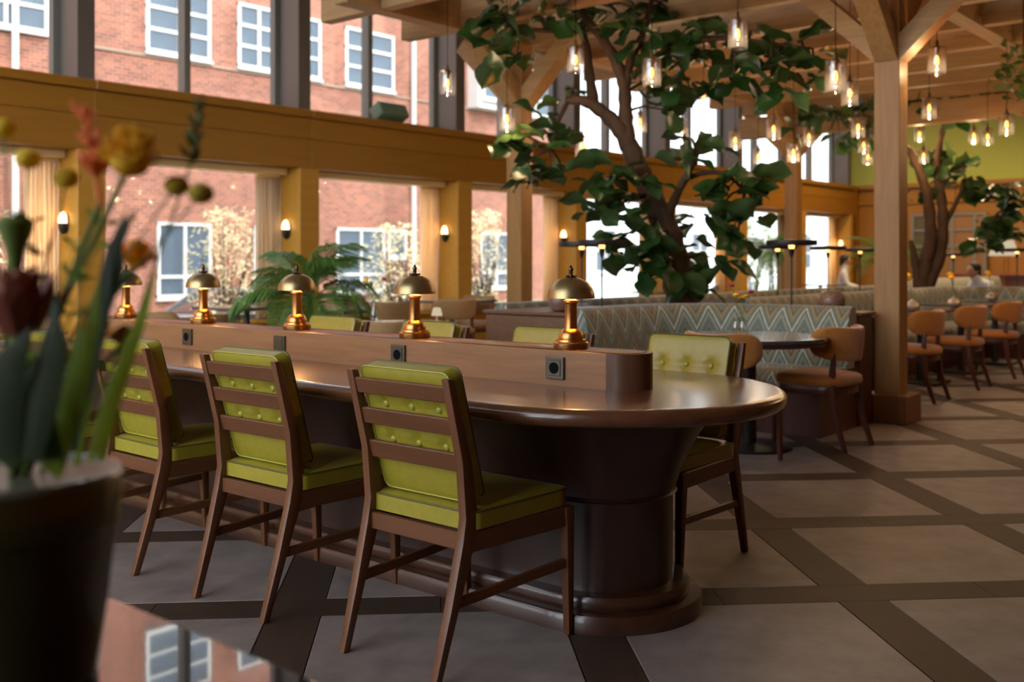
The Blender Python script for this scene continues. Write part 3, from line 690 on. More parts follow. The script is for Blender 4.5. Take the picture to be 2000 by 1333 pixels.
def lpath(p0, p1, p2, r, n=10, step=.12):
    """polyline p0-p1-p2 with rounded corner; normal = left of travel"""
    p0, p1, p2 = (Vector(p) for p in (p0, p1, p2))
    d1 = (p1-p0).normalized(); d2 = (p2-p1).normalized(); P = []
    a = p1-d1*r; k = max(2, int((a-p0).length/step))
    for i in range(k): P.append((p0+(a-p0)*(i/k), d1))
    cc = a+d2*r
    for i in range(n+1):
        t = PI/2*i/n; P.append((cc-d2*r*math.cos(t)+d1*r*math.sin(t), d1*math.cos(t)+d2*math.sin(t)))
    e = p1+d2*r; k = max(2, int((p2-e).length/step))
    for i in range(1, k+1): P.append((e+(p2-e)*(i/k), d2))
    return finish(P)
def spath(p0, p1, step=.15):
    p0, p1 = Vector(p0), Vector(p1); d = (p1-p0).normalized(); k = int((p1-p0).length/step)
    return finish([(p0+(p1-p0)*(i/k), d) for i in range(k+1)])
def finish(P):
    out = []; s = 0
    for i, (p, d) in enumerate(P):
        if i: s += (p-P[i-1][0]).length
        d = d.normalized(); out.append((p.x, p.y, -d.y, d.x, s))
    return out
BACK = [(.0, .43), (-.012, .50), (-.008, .60), (.008, .72), (.028, .80), (.050, .845), (.085, .868), (.125, .872), (.155, .858), (.168, .82), (.17, .43)]
SEAT = [(-.50, .30), (-.515, .33), (-.515, .40), (-.49, .435), (-.42, .45), (.0, .44), (.0, .30)]
BASE = [(-.46, 0), (-.46, .298), (.17, .298), (.17, 0)]
def booth(label, path):
    x, y = path[0][0], path[0][1]
    b = thing('booth_bench', label, 'booth', (x, y, 0), 0, 'chevron booths')
    q = [(p[0]-x, p[1]-y, p[2], p[3], p[4]) for p in path]
    sweep(q, BACK, 'backrest', 'chevron', b); sweep(q, SEAT, 'seat', 'chevron', b); sweep(q, BASE, 'base', 'red_wood', b)
    return b
booth('chevron booth curving round the round table beside the timber post', lpath((5.82, 4.25), (7.14, 4.25), (7.14, 2.95), .62))
booth('long chevron booth behind the row of amber chairs at right', lpath((8.35, 4.3), (14.2, 4.3), (14.2, 2.95), .7))
booth('chevron booth on the window side of the planter island', spath((14.0, 5.47), (6.18, 5.47)))
booth('distant chevron booth near the far corner', spath((18.3, 6.6), (24.5, 6.6)))
isl = thing('planter_island', 'dark wooden planter island between the booths holding the fig trees', 'planter', (10.2, 4.9, 0))
O('box', B(-4.28, 4.4, -.46, .40, 0, .80).mesh('box', 'island', bevel=.01, seg=1, smooth=0), isl)
O('top_board', B(-4.30, -3.2, -.47, .41, .80, .825).mesh('top_board', 'island', bevel=.005, seg=1, smooth=0), isl)
O('soil', B(-3.2, 4.3, -.36, .34, .79, .815).mesh('soil', 'soil', smooth=0), isl)
dv = thing('booth_divider', 'dark wooden divider behind the booth, next to the timber post', 'divider', (7.45, 3.6, 0))
O('panel', B(-.12, .13, -.66, .80, 0, .80).mesh('panel', 'red_wood', bevel=.006, seg=1, smooth=0), dv); O('cap', B(-.125, .15, -.68, .80, .80, .825).mesh('cap', 'island', bevel=.004, seg=1, smooth=0), dv)
dv2 = thing('booth_divider', 'dark wooden divider behind the far booth at right edge', 'divider', (14.55, 3.6, 0))
O('panel', B(-.16, .13, -.66, .80, 0, .80).mesh('panel', 'red_wood', bevel=.006, seg=1, smooth=0), dv2); O('cap', B(-.165, .15, -.68, .80, .80, .825).mesh('cap', 'island', bevel=.004, seg=1, smooth=0), dv2)
# ================================================================== AMBER CHAIRS AND SMALL TABLES
def make_amber(fab):
    c = thing('bistro_chair', '', 'chair')
    wood = 'walnutZ' if fab == 'orange' else 'walnutZ'
    for s in (-1, 1):
        pts = [(-.03, s*.19, 0, .026, .03), (.045, s*.185, .22, .03, .042), (.066, s*.178, .42, .03, .045), (.062, s*.172, .52, .028, .036), (.056, s*.168, .615, .026, .026)]
        O('leg', MB().loft([[(x-d/2, y-w/2, z), (x+d/2, y-w/2, z), (x+d/2, y+w/2, z), (x-d/2, y+w/2, z)] for x, y, z, w, d in pts]).mesh('leg', 'red_wood', bevel=.005, seg=1, smooth=40), c)
        pts = [(.46, s*.20, 0, .026, .026), (.445, s*.20, .36, .036, .04)]
        O('leg', MB().loft([[(x-d/2, y-w/2, z), (x+d/2, y-w/2, z), (x+d/2, y+w/2, z), (x-d/2, y+w/2, z)] for x, y, z, w, d in pts]).mesh('leg', 'red_wood', bevel=.005, seg=1, smooth=40), c)
    def sq(r, z, k=.62): 
        P = []
        for i in range(28):
            a = 2*PI*i/28; cx = math.copysign(abs(math.cos(a))**k, math.cos(a)); sy = math.copysign(abs(math.sin(a))**k, math.sin(a))
            P.append((.245+r*cx, (r-.01)*sy, z))
        return P
    O('seat_frame', MB().loft([sq(.225, .345), sq(.228, .35), sq(.228, .395), sq(.225, .40)]).mesh('seat_frame', 'red_wood'), c)
    O('seat', MB().loft([sq(.225, .398), sq(.246, .41), sq(.252, .43), (sq(.246, .455)), sq(.22, .472), sq(.14, .480)]).mesh('seat', fab, smooth=60), c)
    O('backrest', pad(.262, .106, .028, .085, 30, 18, (), 0, bend=2.5, edge=.6).mesh('backrest', fab, smooth=60), c, (-.015, 0, .668), (0, -.10, 0))
    return c
ac = make_amber('orange')
place(ac, False, 'amber velvet chair at the round booth table, left of the timber post', (6.48, 2.63, 0), PI/2-.06, 'amber chairs')
place(ac, True, 'amber velvet chair behind the lime chair at the round booth table', (5.35, 3.05, 0), -.1, 'amber chairs')
RL = ['amber velvet chair just right of the timber post, back turned', 'amber velvet chair second from the post in the right row', 'amber velvet chair at the right edge of the picture']
for i, x in enumerate((9.08, 10.29, 11.5)): place(ac, True, RL[i], (x, 2.95, 0), PI/2, 'amber chairs')
bc = make_amber('beige')
BLs = [('beige velvet chair at the window table beyond the round lamp table', (8.25, 7.75, 0), 1.2), ('beige velvet chair between the second dome lamp and lime chair', (4.95, 5.35, 0), .7), ('beige velvet chair right of the lamp before the silver car', (4.85, 7.2, 0), 2.2), ('beige velvet chair before the window, behind the second dome lamp', (7.3, 7.9, 0), .4), ('beige velvet chair left of the lamp before the silver car', (4.55, 7.9, 0), .3), ('beige velvet chair across the window table', (9.5, 8.5, 0), PI)]
for i, (lb, lc, rz_) in enumerate(BLs): place(bc, i > 0, lb, lc, rz_, 'beige window chairs')

def round_table(name, label, x, y, r, h, mat='slate', grp=None):
    t = thing(name, label, 'table', (x, y, 0), 0, grp)
    O('table_top', MB().lathe([(r-.02, h-.03), (r-.004, h-.026), (r, h-.014), (r-.003, h-.003), (r-.015, h), (r-.05, h), (r-.1, h)], 48).mesh('table_top', mat), t)
    O('edge_band', MB().lathe([(r-.012, h-.052), (r-.010, h-.03)], 48).mesh('edge_band', 'red_wood'), t)
    O('column', MB().lathe([(.045, .03), (.042, h-.04)], 20).mesh('column', 'dark_metal'), t)
    O('foot', MB().lathe([(.27, 0), (.27, .012), (.25, .02), (.06, .04)], 36).mesh('foot', 'dark_metal'), t)
    return t
round_table('round_table', 'round slate topped table inside the chevron booth', 6.08, 3.16, .49, .72, grp='restaurant tables')
round_table('round_table', 'round dark table left of the planter island by the windows', 5.55, 5.85, .44, .72, grp='restaurant tables')
def square_table(label, x, y, w, d, h=.74, mat='slate', grp='restaurant tables'):
    t = thing('square_table', label, 'table', (x, y, 0), 0, grp)
    O('table_top', B(-w/2, w/2, -d/2, d/2, h-.03, h).mesh('table_top', mat, bevel=.005, seg=2, smooth=0), t)
    O('column', MB().lathe([(.035, .03), (.032, h-.03)], 16).mesh('column', 'dark_metal'), t)
    O('foot', B(-.22, .22, -.22, .22, 0, .025).mesh('foot', 'dark_metal', bevel=.004, seg=1, smooth=0), t)
    return t
square_table('dark square table under the window beside the beige chair', 8.9, 8.5, .8, .75)
square_table('dark square table by the window behind the second dome lamp', 6.3, 8.9, .8, .75)
for i, (x, lb) in enumerate(((9.15, 'dark table before the amber chair next to the post'), (10.4, 'dark table before the second amber chair of the right row'), (11.65, 'dark table at the right edge before the last amber chair'), (12.9, 'dark table beyond the right row of amber chairs'))): square_table(lb, x, 3.55, .7, .7)
square_table('dark table before the far windows', 13.5, 8.4, .8, .75); square_table('dark table at far corner windows', 19.5, 8.6, .8, .75)

# bud vases and carafe
def sprig(par, pts, r=.0018, mat='stem'): return O('stem', MB().tube(pts, r, 5).mesh('stem', mat), par)
def bud_vase(label, x, y, z):
    v = thing('bud_vase', label, 'vase', (x, y, z), 0, 'silver bud vases')
    O('body', MB().lathe([(.03, 0), (.055, .012), (.068, .04), (.06, .066), (.036, .085), (.016, .098), (.013, .112), (.016, .118), (.012, .118), (.010, .10)], 24).mesh('body', 'silver'), v)
    for i, (dx, dy, h) in enumerate(((.03, .05, .33), (-.06, .01, .30))):
        sprig(v, [(0, 0, .1), (dx*.4, dy*.4, .2), (dx, dy, h)])
        fl = MB().ball((dx, dy, h), .03, 10, 6, (1, 1, .7))
        for k in range(7):
            a = 2*PI*k/7; fl.ball((dx+.022*math.cos(a), dy+.022*math.sin(a), h-.006), .016, 6, 4, (1, 1, .5))
        O('flower', fl.mesh('flower', 'yellow'), v)
    return v
bud_vase('silver bud vase with yellow flowers just right of the timber post', 9.62, 3.36, .74); bud_vase('silver bud vase with yellow flowers on the second right table', 10.72, 3.33, .74); bud_vase('silver bud vase with yellow flower on the farthest right table', 12.6, 3.5, .74)
cf = thing('glass_carafe', 'ribbed glass bottle with small red and yellow flowers on booth table', 'vase', (5.9, 3.13, .72))
pr = [(.030, 0), (.043, .004), (.046, .03), (.046, .075), (.040, .10), (.024, .118), (.017, .13), (.019, .138)]
m = MB(); R = []
for r, z in pr: R.append([((r*(1+.05*math.cos(i*PI)))*math.cos(2*PI*i/32), (r*(1+.05*math.cos(i*PI)))*math.sin(2*PI*i/32), z) for i in range(32)])
O('bottle', MB().loft(R).mesh('bottle', 'clear', smooth=20), cf)
for dx, dy, h, mt in ((-.03, .01, .27, 'yellow'), (.05, -.05, .29, 'magenta'), (.01, .0, .25, 'yellow'), (-.05, .03, .33, 'magenta'), (.02, -.03, .26, 'yellow')):
    sprig(cf, [(0, 0, .02), (dx*.3, dy*.3, .15), (dx, dy, h)]); O('flower', MB().ball((dx, dy, h), .017, 8, 5, (1, 1, .6)).ball((dx+.012, dy, h-.004), .011, 6, 4).ball((dx-.01, dy+.008, h-.004), .011, 6, 4).mesh('flower', mt), cf)
wv = thing('glass_carafe', 'small glass vase with pink flower on the window side table', 'vase', (5.42, 6.0, .72))
O('bottle', MB().lathe([(.03, 0), (.035, .01), (.033, .09), (.014, .14), (.016, .17)], 20).mesh('bottle', 'clear'), wv)
for dx, dy, h, mt in ((.06, -.04, .34, 'magenta'), (-.06, .03, .33, 'yellow'), (-.02, .02, .30, 'stem')):
    sprig(wv, [(0, 0, .02), (dx*.3, dy*.3, .18), (dx, dy, h)]); O('flower', MB().ball((dx, dy, h), .018, 8, 5).mesh('flower', mt), wv)
def lantern(label, x, y, z):
    l = thing('mosaic_lantern', label, 'candle holder', (x, y, z), 0, 'mosaic lanterns')
    O('bowl', MB().lathe([(.05, 0), (.075, .01), (.095, .05), (.098, .085), (.085, .125), (.06, .15), (.045, .155), (.04, .15)], 24).mesh('bowl', 'mosaic'), l)
    O('candle', MB().lathe([(.02, .12), (.02, .15), (.004, .152)], 10).mesh('candle', 'glow_soft'), l)
lantern('round mosaic candle lantern behind the largest dome lamp', 6.12, 4.72, .825); lantern('round mosaic candle lantern on the divider left of the timber post', 7.46, 3.2, .825)

# disc lamps on the island and dividers
dl = thing('disc_lamp', '', 'lamp')
O('foot', MB().lathe([(.07, 0), (.07, .008), (.02, .016)], 24).mesh('foot', 'dark_metal'), dl)
O('pole', MB().lathe([(.007, .01), (.007, .42)], 10).mesh('pole', 'dark_metal'), dl)
O('bulb_holder', MB().lathe([(.008, .40), (.020, .44), (.022, .47)], 14).mesh('bulb_holder', 'dark_metal'), dl)
O('bulb', MB().lathe([(.020, .47), (.024, .485), (.022, .50), (.001, .502)], 14).mesh('bulb', 'glow_soft'), dl)
O('shade', MB().lathe([(.001, .502), (.185, .497), (.19, .495), (.192, .50), (.192, .532), (.188, .535), (.02, .542), (.001, .545)], 40).mesh('shade', 'dark_metal'), dl)
DL = [('disc shaded lamp behind the largest dome lamp', 6.5, 4.62, .825), ('disc shaded lamp half behind another, left of the tree', 7.05, 5.22, .825), ('disc shaded lamp right of the tree trunk, half behind fig leaves', 9.6, 4.68, .825), ('disc shaded lamp nearest the left side of the timber post', 7.52, 3.55, .825), ('disc shaded lamp second in line toward the timber post', 10.9, 4.72, .825), ('disc shaded lamp third in line, smallest beside the post', 13.0, 5.2, .825), ('disc shaded lamp right of the far tree trunks', 16.2, 5.05, .78), ('disc shaded lamp at the right edge of the picture', 14.5, 3.72, .825)]
for i, (lb, x, y, z) in enumerate(DL): place(dl, i > 0, lb, (x, y, z), 0, 'disc lamps on the dividers')
pst = thing('side_stand', 'slim dark stand under the lamp beyond the far tree', 'stand', (16.2, 5.05, 0))
O('top', B(-.2, .2, -.2, .2, .75, .78).mesh('top', 'slate', smooth=0), pst); O('leg', B(-.03, .03, -.03, .03, .02, .75).mesh('leg', 'dark_metal', smooth=0), pst); O('foot', B(-.15, .15, -.15, .15, 0, .02).mesh('foot', 'dark_metal', smooth=0), pst)

# ================================================================== PENDANTS
pd = thing('pendant_lamp', '', 'lamp')
O('cap', MB().lathe([(.004, .155), (.010, .14), (.012, .115), (.022, .108), (.026, .100), (.026, .085), (.016, .08), (.016, .05)], 16).mesh('cap', 'socket_metal'), pd)
gs = MB().lathe([(.020, .101), (.060, .101), (.0665, .096), (.069, .088), (.069, -.098), (.0665, -.105), (.0645, -.098), (.0645, .086)], 28)
gs.f = [f for f in gs.f if len(f) < 8]
O('glass_shade', gs.mesh('glass_shade', 'lamp_glass'), pd)
O('bulb', MB().lathe([(.012, .052), (.021, .03), (.027, .0), (.025, -.025), (.015, -.045), (.001, -.05)], 16).mesh('bulb', 'bulb_glass'), pd)
O('filament', MB().lathe([(.006, .034), (.013, .02), (.016, -.003), (.014, -.026), (.004, -.036)], 10).mesh('filament', 'glow'), pd)
cord_me = {}
PD = [(874, 162, 8.9), (990, 232, 8.6), (1124, 116, 8.1), (1273, 141, 7.55), (1441, 66, 7.1), (1137, 286, 10.1), (1632, 149, 6.6), (1660, 182, 8.5), (1830, 118, 7.75), (1374, 187, 10.6), (1250, 239, 10.8), (1332, 252, 11.4), (1436, 274, 11.4), (1511, 252, 10.25), (1481, 306, 13.8), (1580, 267, 12.2), (1550, 298, 10.8), (1676, 249, 10.5), (1687, 283, 13.0), (1695, 306, 13.7), (1815, 211, 9.85), (1796, 262, 13.9), (1804, 304, 13.6), (1902, 265, 13.7), (1929, 267, 12.6), (1966, 243, 9.85), (2330, 190, 7.3), (2290, 215, 8.6), (2220, 230, 9.6)]
PLB = ['before the steel column left of the fig tree', 'beside the first timber post, left of the fig leaves', 'in the left part of the fig crown, by the post', 'in front of the middle of the fig crown', 'topmost, hung before the right of the fig crown', 'low beside the trunk fork, small', 'largest, near the top left of the timber post', 'just behind the largest one, left of the post', 'right of the timber post, highest there', 'half hidden behind fig leaves, small amber', 'small, before the far window right of the trunk', 'small, among leaves right of the trunk', 'before the far steel column, lower right of the crown', 'right of the crown, level with the beam ends', 'tiny and lowest, behind the crown at right', 'left of the timber post, among the far leaves', 'low, before the second timber post', 'left of the timber post, upper of a trio', 'left of the timber post, middle of a trio', 'left of the timber post, lowest of a trio', 'right of the timber post, before the far tree', 'small, right against the timber post', 'lowest, before the far tree trunk', 'left of a close pair before the green wall', 'right of a close pair before the green wall', 'rightmost, before the green wall', 'added unseen past the right picture edge, nearest', 'added unseen past the right picture edge, middle', 'added unseen past the right picture edge, farthest']
for i, (x, y, t) in enumerate(PD):
    p = at(x, y, t)
    d = place(pd, i > 0, 'clear glass pendant lamp '+PLB[i], p, random.uniform(0, 6), 'glass pendant lamps')
    top = 3.61-p.z
    O('cord', MB().tube([(0, 0, .15), (0, 0, top)], .0028, 5).mesh('cord', 'black'), d)
    ld = bpy.data.lights.new('pendant_light', 'POINT'); ld.energy = 1.1 if i < 26 else 3.6; ld.color = (1, .62, .32); ld.shadow_soft_size = .004  # last three: unseen pendants added to give the warm light from the right
    lo = bpy.data.objects.new('pendant_light', ld); C.objects.link(lo); lo.parent = d; lo.location = (0, 0, -.062)
    kx = round((p.x-5.92)/.97)
    if not .5 > abs(p.x-(5.92+.97*kx)) < .06:   # a hook rail between rafters carries the cord
        x0 = 5.92+.97*math.floor((p.x-5.92)/.97)
        O('ceiling_hook', B(x0-p.x, x0+.97-p.x, -.006, .006, top-.006, top+.006).mesh('ceiling_hook', 'oakX', smooth=0), d)

# unseen downlights added as warm fill over the far end of the room
dn = thing('added_fill_lamp', '', 'lamp')
O('housing', MB().lathe([(.11, -.03), (.12, -.02), (.12, .0), (.08, .0), (.07, -.02)], 24).mesh('housing', 'dark_metal'), dn)
O('lens', MB().lathe([(.07, -.018), (.07, -.012)], 24).mesh('lens', 'glow_soft'), dn)
for i, (x, y, lb) in enumerate(((17.5, 1.5, 'right'), (17.5, 5.5, 'middle'), (22.5, 3.5, 'far right'), (22.5, 8.0, 'far left'))):
    d = place(dn, i > 0, 'added unseen warm fill lamp above the far %s tables' % lb, (x, y, 7.0), 0, 'added fill lamps')
    ld = bpy.data.lights.new('fill_spot', 'SPOT'); ld.energy = 150; ld.color = (1, .68, .38); ld.spot_size = 2.2; ld.spot_blend = .8; ld.shadow_soft_size = .07
    lo = bpy.data.objects.new('fill_spot', ld); C.objects.link(lo); lo.parent = d; lo.location = (0, 0, -.06)

# ================================================================== WALL LAMPS, CURTAINS, SPEAKERS
wlmp = thing('wall_lamp', '', 'lamp')
O('back_plate', MB().lathe([(.001, 0), (.055, 0), (.06, .006), (.05, .014), (.001, .016)], 24).mesh('back_plate', 'dark_metal', xf=Matrix.Rotation(-PI/2, 4, 'Y') @ Matrix.Diagonal((1.9, 1, 1, 1))), wlmp)
def half_egg(z0, z1, n=7):
    P = []
    for i in range(n+1):
        z = z0+(z1-z0)*i/n; P.append((max(.001, .052*math.sqrt(max(0, 1-(z/.125)**2))), z))
    return P
O('glass_bowl', MB().lathe(half_egg(.0, .122), 20, -.035).mesh('glass_bowl', 'sconce'), wlmp)
O('cup', MB().lathe(half_egg(-.125, .0), 20, -.035).mesh('cup', 'dark_metal'), wlmp)
WLL = {-1: 'on the leftmost pilaster, lit, behind the flowers', 0: 'lit wall lamp', 1: 'w', 2: 'x'}
names = {0: 'oval lit wall lamp behind the flowers at left', 1: 'oval lit wall lamp above the palm, left of the second pilaster', 2: 'oval lit wall lamp left of the third pilaster', 3: 'oval lit wall lamp just left of the fig leaves', 4: 'oval lit wall lamp on the window wall behind the tree crown', 6: 'oval lit wall lamp at the far window pilaster', 7: 'oval lit wall lamp in the far corner beside the palm', -1: 'oval wall lamp beyond the left picture edge'}
first = False
for k in (-1, 0, 1, 2, 3, 4, 6, 7):
    place(wlmp, first, names[k], (X0+BAY*k-.31-.005, 10.74, 1.60), 0, 'oval wall lamps'); first = True
def curtain(label, x0, x1):
    c = thing('curtain', label, 'curtain', ((x0+x1)/2, 10.9, 0), 0, 'cream curtains')
    m = MB(); n = 48; V = []; F = []; w = x1-x0
    for z in (.47, 1.4, 2.29):
        for i in range(n+1):
            V.append((-w/2+w*i/n+.01*math.sin(i*.9+z), .025*math.sin(i*2*PI/6.3)+.01*math.sin(i*.7+z*2), z))
    for j in range(2):
        for i in range(n): F.append((j*(n+1)+i, j*(n+1)+i+1, (j+2-1)*(n+1)+i+1, (j+1)*(n+1)+i))
    m.add(V, F); me = m.mesh('drape', 'curtain', smooth=60)
    d = O('drape', me, c); s = d.modifiers.new('thickness', 'SOLIDIFY'); s.thickness = .004
    O('heading', B(-w/2, w/2, -.035, .035, 2.27, 2.293).mesh('heading', 'curtain', bevel=.008, seg=1, smooth=0), c)
CL = {-1: 'cream curtain at the left picture edge behind the flowers', 0: 'cream curtain left of the palm', 1: 'cream curtain between the second dome lamp and third pilaster', 2: 'narrow cream curtain right of the first timber post', 3: 'cream curtain behind the fig leaves', 4: 'cream curtain right of the trunk', 5: 'cream curtain near the second timber post', 6: 'cream curtain at the far corner window'}
for k in CL:
    x1 = X0+BAY*(k+1)-.31-.02; curtain(CL[k], x1-.36, x1)
def speaker(label, x):
    s = thing('loudspeaker', label, 'speaker', (x, 10.62, 3.12), 0, 'sage loudspeakers')
    b = B(-.26, .26, -.11, .11, -.10, .10).mesh('cabinet', 'sage', bevel=.02, seg=2)
    c = O('cabinet', b, s, (0, -.02, .13), (-.5, 0, 0)); O('grille', B(-.235, .235, -.116, -.108, -.08, .08).mesh('grille', M('sage_grille_%d' % x, (.12, .19, .13), .8, noise=(400, .4)), smooth=0), c)
    O('badge', B(.14, .18, -.119, -.115, -.055, -.045).mesh('badge', 'silver', smooth=0), c)
    O('bracket', B(-.05, .05, .0, .12, 0, .05).mesh('bracket', 'dark_metal', smooth=0), s)
speaker('sage green loudspeaker on the beam ledge left of the fig tree', 9.85); speaker('sage green loudspeaker on the beam ledge right of the trunk', 17.4)
# ================================================================== PLANTS
def leaf_mesh(name, L, prof, fold=.12, droop=.25, wave=.02, mat='leaf', seed=0, nu=4):
    rr = random.Random(seed); m = MB(); n = len(prof)-1; V = []; F = []
    for j, w in enumerate(prof):
        s = j/n; x = L*s; zc = -droop*L*s*s
        for i in range(-nu//2, nu//2+1):
            a = i/(nu/2); y = a*w*L; z = zc+fold*abs(y)+wave*math.sin(s*9+a*2+seed)*abs(a)
            V.append((x, y, z))
    k = nu+1
    for j in range(n):
        for i in range(nu): F.append((j*k+i, (j+1)*k+i, (j+1)*k+i+1, j*k+i+1))
    m.add(V, F); return m.mesh(name, mat, smooth=80)
FIG = (.012, .13, .19, .205, .22, .27, .33, .365, .36, .29, .16, .02)
fig_leaves = [leaf_mesh('leaf', .32, FIG, .28, .30, .016, 'leaf', i, 6) for i in range(5)]
def orient(d, roll):
    d = Vector(d).normalized(); q = d.to_track_quat('X', 'Z'); return (q @ Matrix.Rotation(roll, 3, 'X').to_quaternion()).to_euler()
def spread_leaves(root, centre, n, rad, rr, leaves, budget, more, up=.1, size=1., name='leaf'):
    for i in range(n):
        a = rr.uniform(0, 2*PI); d = Vector((math.cos(a), math.sin(a), rr.uniform(-.8, .6)+up))
        base = centre+Vector((rr.uniform(-1, 1), rr.uniform(-1, 1), rr.uniform(-1, 1)))*rad*.5
        e = orient(d, rr.uniform(-1.1, 1.1)); s = size*rr.uniform(.7, 1.15); me = rr.choice(leaves)
        if budget[0] > 0:
            budget[0] -= 1; o = O(name, me, root, base-root.location, e); o.scale = (s, s, s)
        else:   # past the limit of single leaves: joined into one mass
            T = Matrix.LocRotScale(base-root.location, e, Vector((s, s, s)))
            more.add([T @ v.co for v in me.vertices], [tuple(p.vertices) for p in me.polygons])
def fig_tree(label, root_p, trunk, limbs, clusters, n_per, seed, size):
    rr = random.Random(seed)
    t = thing('fiddle_leaf_fig', label, 'tree', root_p, 0, 'fiddle leaf fig trees')
    off = Vector(root_p); m = MB(); nodes = []
    for pts, r in [trunk]+limbs:
        P = [Vector(p) for p in pts]
        # smooth with a catmull-like subdivision and a little wobble
        Q = []
        for i in range(len(P)-1):
            a = P[max(i-1, 0)]; b_ = P[i]; c_ = P[i+1]; d_ = P[min(i+2, len(P)-1)]
            for k in range(5):
                s = k/5; q = .5*((2*b_)+(c_-a)*s+(2*a-5*b_+4*c_-d_)*s*s+(3*b_-a-3*c_+d_)*s**3); Q.append(q)
        Q.append(P[-1])
        R = [(r[0]+(r[1]-r[0])*i/(len(Q)-1))*(1+.10*math.sin(i*2.1+seed)) for i in range(len(Q))]
        nodes += Q[3:]
        O('trunk' if (pts is trunk[0]) else 'branch', MB().tube([q-off for q in Q], R, 10).mesh('branch', 'bark', smooth=60), t)
    budget = [285]; more = MB()
    for c, rad, n in sorted(clusters, key=lambda q: proj(q[0])[2]):
        c = Vector(c); q = min(nodes, key=lambda p: (p-c).length)
        mid = (c+q)/2+Vector((rr.uniform(-.05, .05), rr.uniform(-.05, .05), .05))
        O('twig', MB().tube([q-off, mid-off, c-off], [.016, .011, .006], 6).mesh('twig', 'bark', smooth=60), t)
        spread_leaves(t, c, n, rad, rr, fig_leaves, budget, more, size=size)
    if more.v: o = O('foliage', more.mesh('foliage', 'leaf', smooth=80), t); o['kind'] = 'stuff'
    return t
T1 = 9.0
def a1(x, y, d=0.): return at(x, y, T1+d)
trunk = ([a1(1335, 612), a1(1325, 560), a1(1312, 480), a1(1285, 410), a1(1252, 340), a1(1228, 280)], (.145, .08))
limbs = [
    ([a1(1235, 300), a1(1212, 255), a1(1178, 220), a1(1140, 197), a1(1108, 196, .1)], (.085, .035)),
    ([a1(1228, 285), a1(1222, 230), a1(1219, 170, -.05), a1(1205, 125, -.1), a1(1180, 80, -.1), a1(1140, 30, -.1), a1(1120, -30)], (.07, .028)),
    ([a1(1219, 175, -.05), a1(1232, 120, -.1), a1(1258, 60, -.15), a1(1275, -10)], (.05, .02)),
    ([a1(1160, 205), a1(1152, 150, .2), a1(1143, 80, .25), a1(1120, 20, .3)], (.055, .025)),
    ([a1(1300, 445), a1(1315, 395, -.1), a1(1348, 330, -.2), a1(1362, 300, -.25)], (.05, .02)),
    ([a1(1335, 352, -.2), a1(1375, 338, -.3), a1(1420, 342, -.4), a1(1455, 375, -.45)], (.025, .012)),
    ([a1(1235, 150, -.1), a1(1300, 100, -.3), a1(1400, 75, -.5), a1(1500, 85, -.6), a1(1580, 95, -.6)], (.035, .012)),
    ([a1(1110, 196, .1), a1(1090, 240, -.1), a1(1075, 290, -.2)], (.025, .01)),
    ([a1(1140, 60), a1(1080, 60, -.2), a1(1010, 60, -.4), a1(970, 80, -.5)], (.03, .01)),
]
CLU = [(965, 25, -.4, 5), (1005, 50, -.5, 6), (960, 105, -.5, 4), (1010, 105, -.3, 4), (1070, 35, -.3, 6), (1130, 20, 0, 6), (1185, 25, .2, 7), (1245, 55, -.4, 8), (1300, 30, .1, 7), (1355, 60, -.5, 6), (1300, 120, -.4, 7), (1375, 110, -.3, 7), (1440, 125, -.6, 7), (1505, 115, -.7, 8), (1570, 95, -.7, 6), (1520, 165, -.6, 5), (1590, 120, -.6, 3), (1430, 170, -.4, 5), (1350, 175, -.2, 6), (1300, 215, .1, 5), (1270, 170, .4, 5), (1400, 55, .3, 5), (1470, 70, .2, 4), (1120, 165, .1, 2),
       (995, 265, -.3, 5), (1035, 300, -.35, 6), (1075, 325, -.3, 6), (1010, 345, -.35, 4), (1085, 275, -.1, 5), (1060, 235, 0, 3), (1100, 330, .1, 3),
       (1190, 345, -.35, 5), (1250, 350, -.4, 6), (1225, 400, -.45, 6), (1175, 425, -.5, 5), (1235, 450, -.4, 5), (1195, 475, -.3, 5), (1280, 470, -.4, 5), (1245, 510, -.3, 6), (1310, 520, -.4, 5), (1275, 545, .1, 3), (1350, 440, .2, 4), (1350, 500, .2, 5), (1400, 505, -.1, 6), (1440, 480, -.2, 4), (1425, 365, -.5, 6), (1470, 350, -.5, 6), (1475, 400, -.5, 5), (1400, 410, -.3, 5), (1435, 440, -.3, 3), (1385, 555, .1, 3), (1350, 270, -.2, 4), (1335, 305, -.3, 3), (1330, 560, -.2, 3)]
r1 = a1(1335, 612)
fig_tree('large fiddle leaf fig with forked trunk behind the chevron booth', r1, trunk, limbs, [(a1(x, y, d), .2, int(n*1.35)) for x, y, d, n in CLU], 0, 3, .88)
T2 = 13.9
def a2(x, y, d=0.): return at(x, y, T2+d)
trunk2 = ([a2(1800, 570), a2(1806, 520), a2(1818, 460), a2(1812, 390), a2(1798, 340), a2(1775, 290)], (.10, .05))
limbs2 = [([a2(1808, 565), a2(1835, 500), a2(1842, 430), a2(1836, 370), a2(1830, 330), a2(1840, 260), a2(1870, 190)], (.09, .03)), ([a2(1815, 475), a2(1835, 455), a2(1855, 420), a2(1875, 380), a2(1885, 355)], (.05, .02)), ([a2(1795, 570), a2(1785, 500), a2(1778, 470)], (.07, .03)), ([a2(1870, 190), a2(1900, 180, -.3), a2(1950, 190, -.6)], (.03, .012)), ([a2(1775, 290), a2(1700, 230, -.3), a2(1600, 215, -.8)], (.03, .012)), ([a2(1836, 370), a2(1860, 340), a2(1885, 330)], (.03, .015)), ([a2(1885, 355), a2(1940, 370, .2), a2(1970, 400, .2)], (.025, .01))]
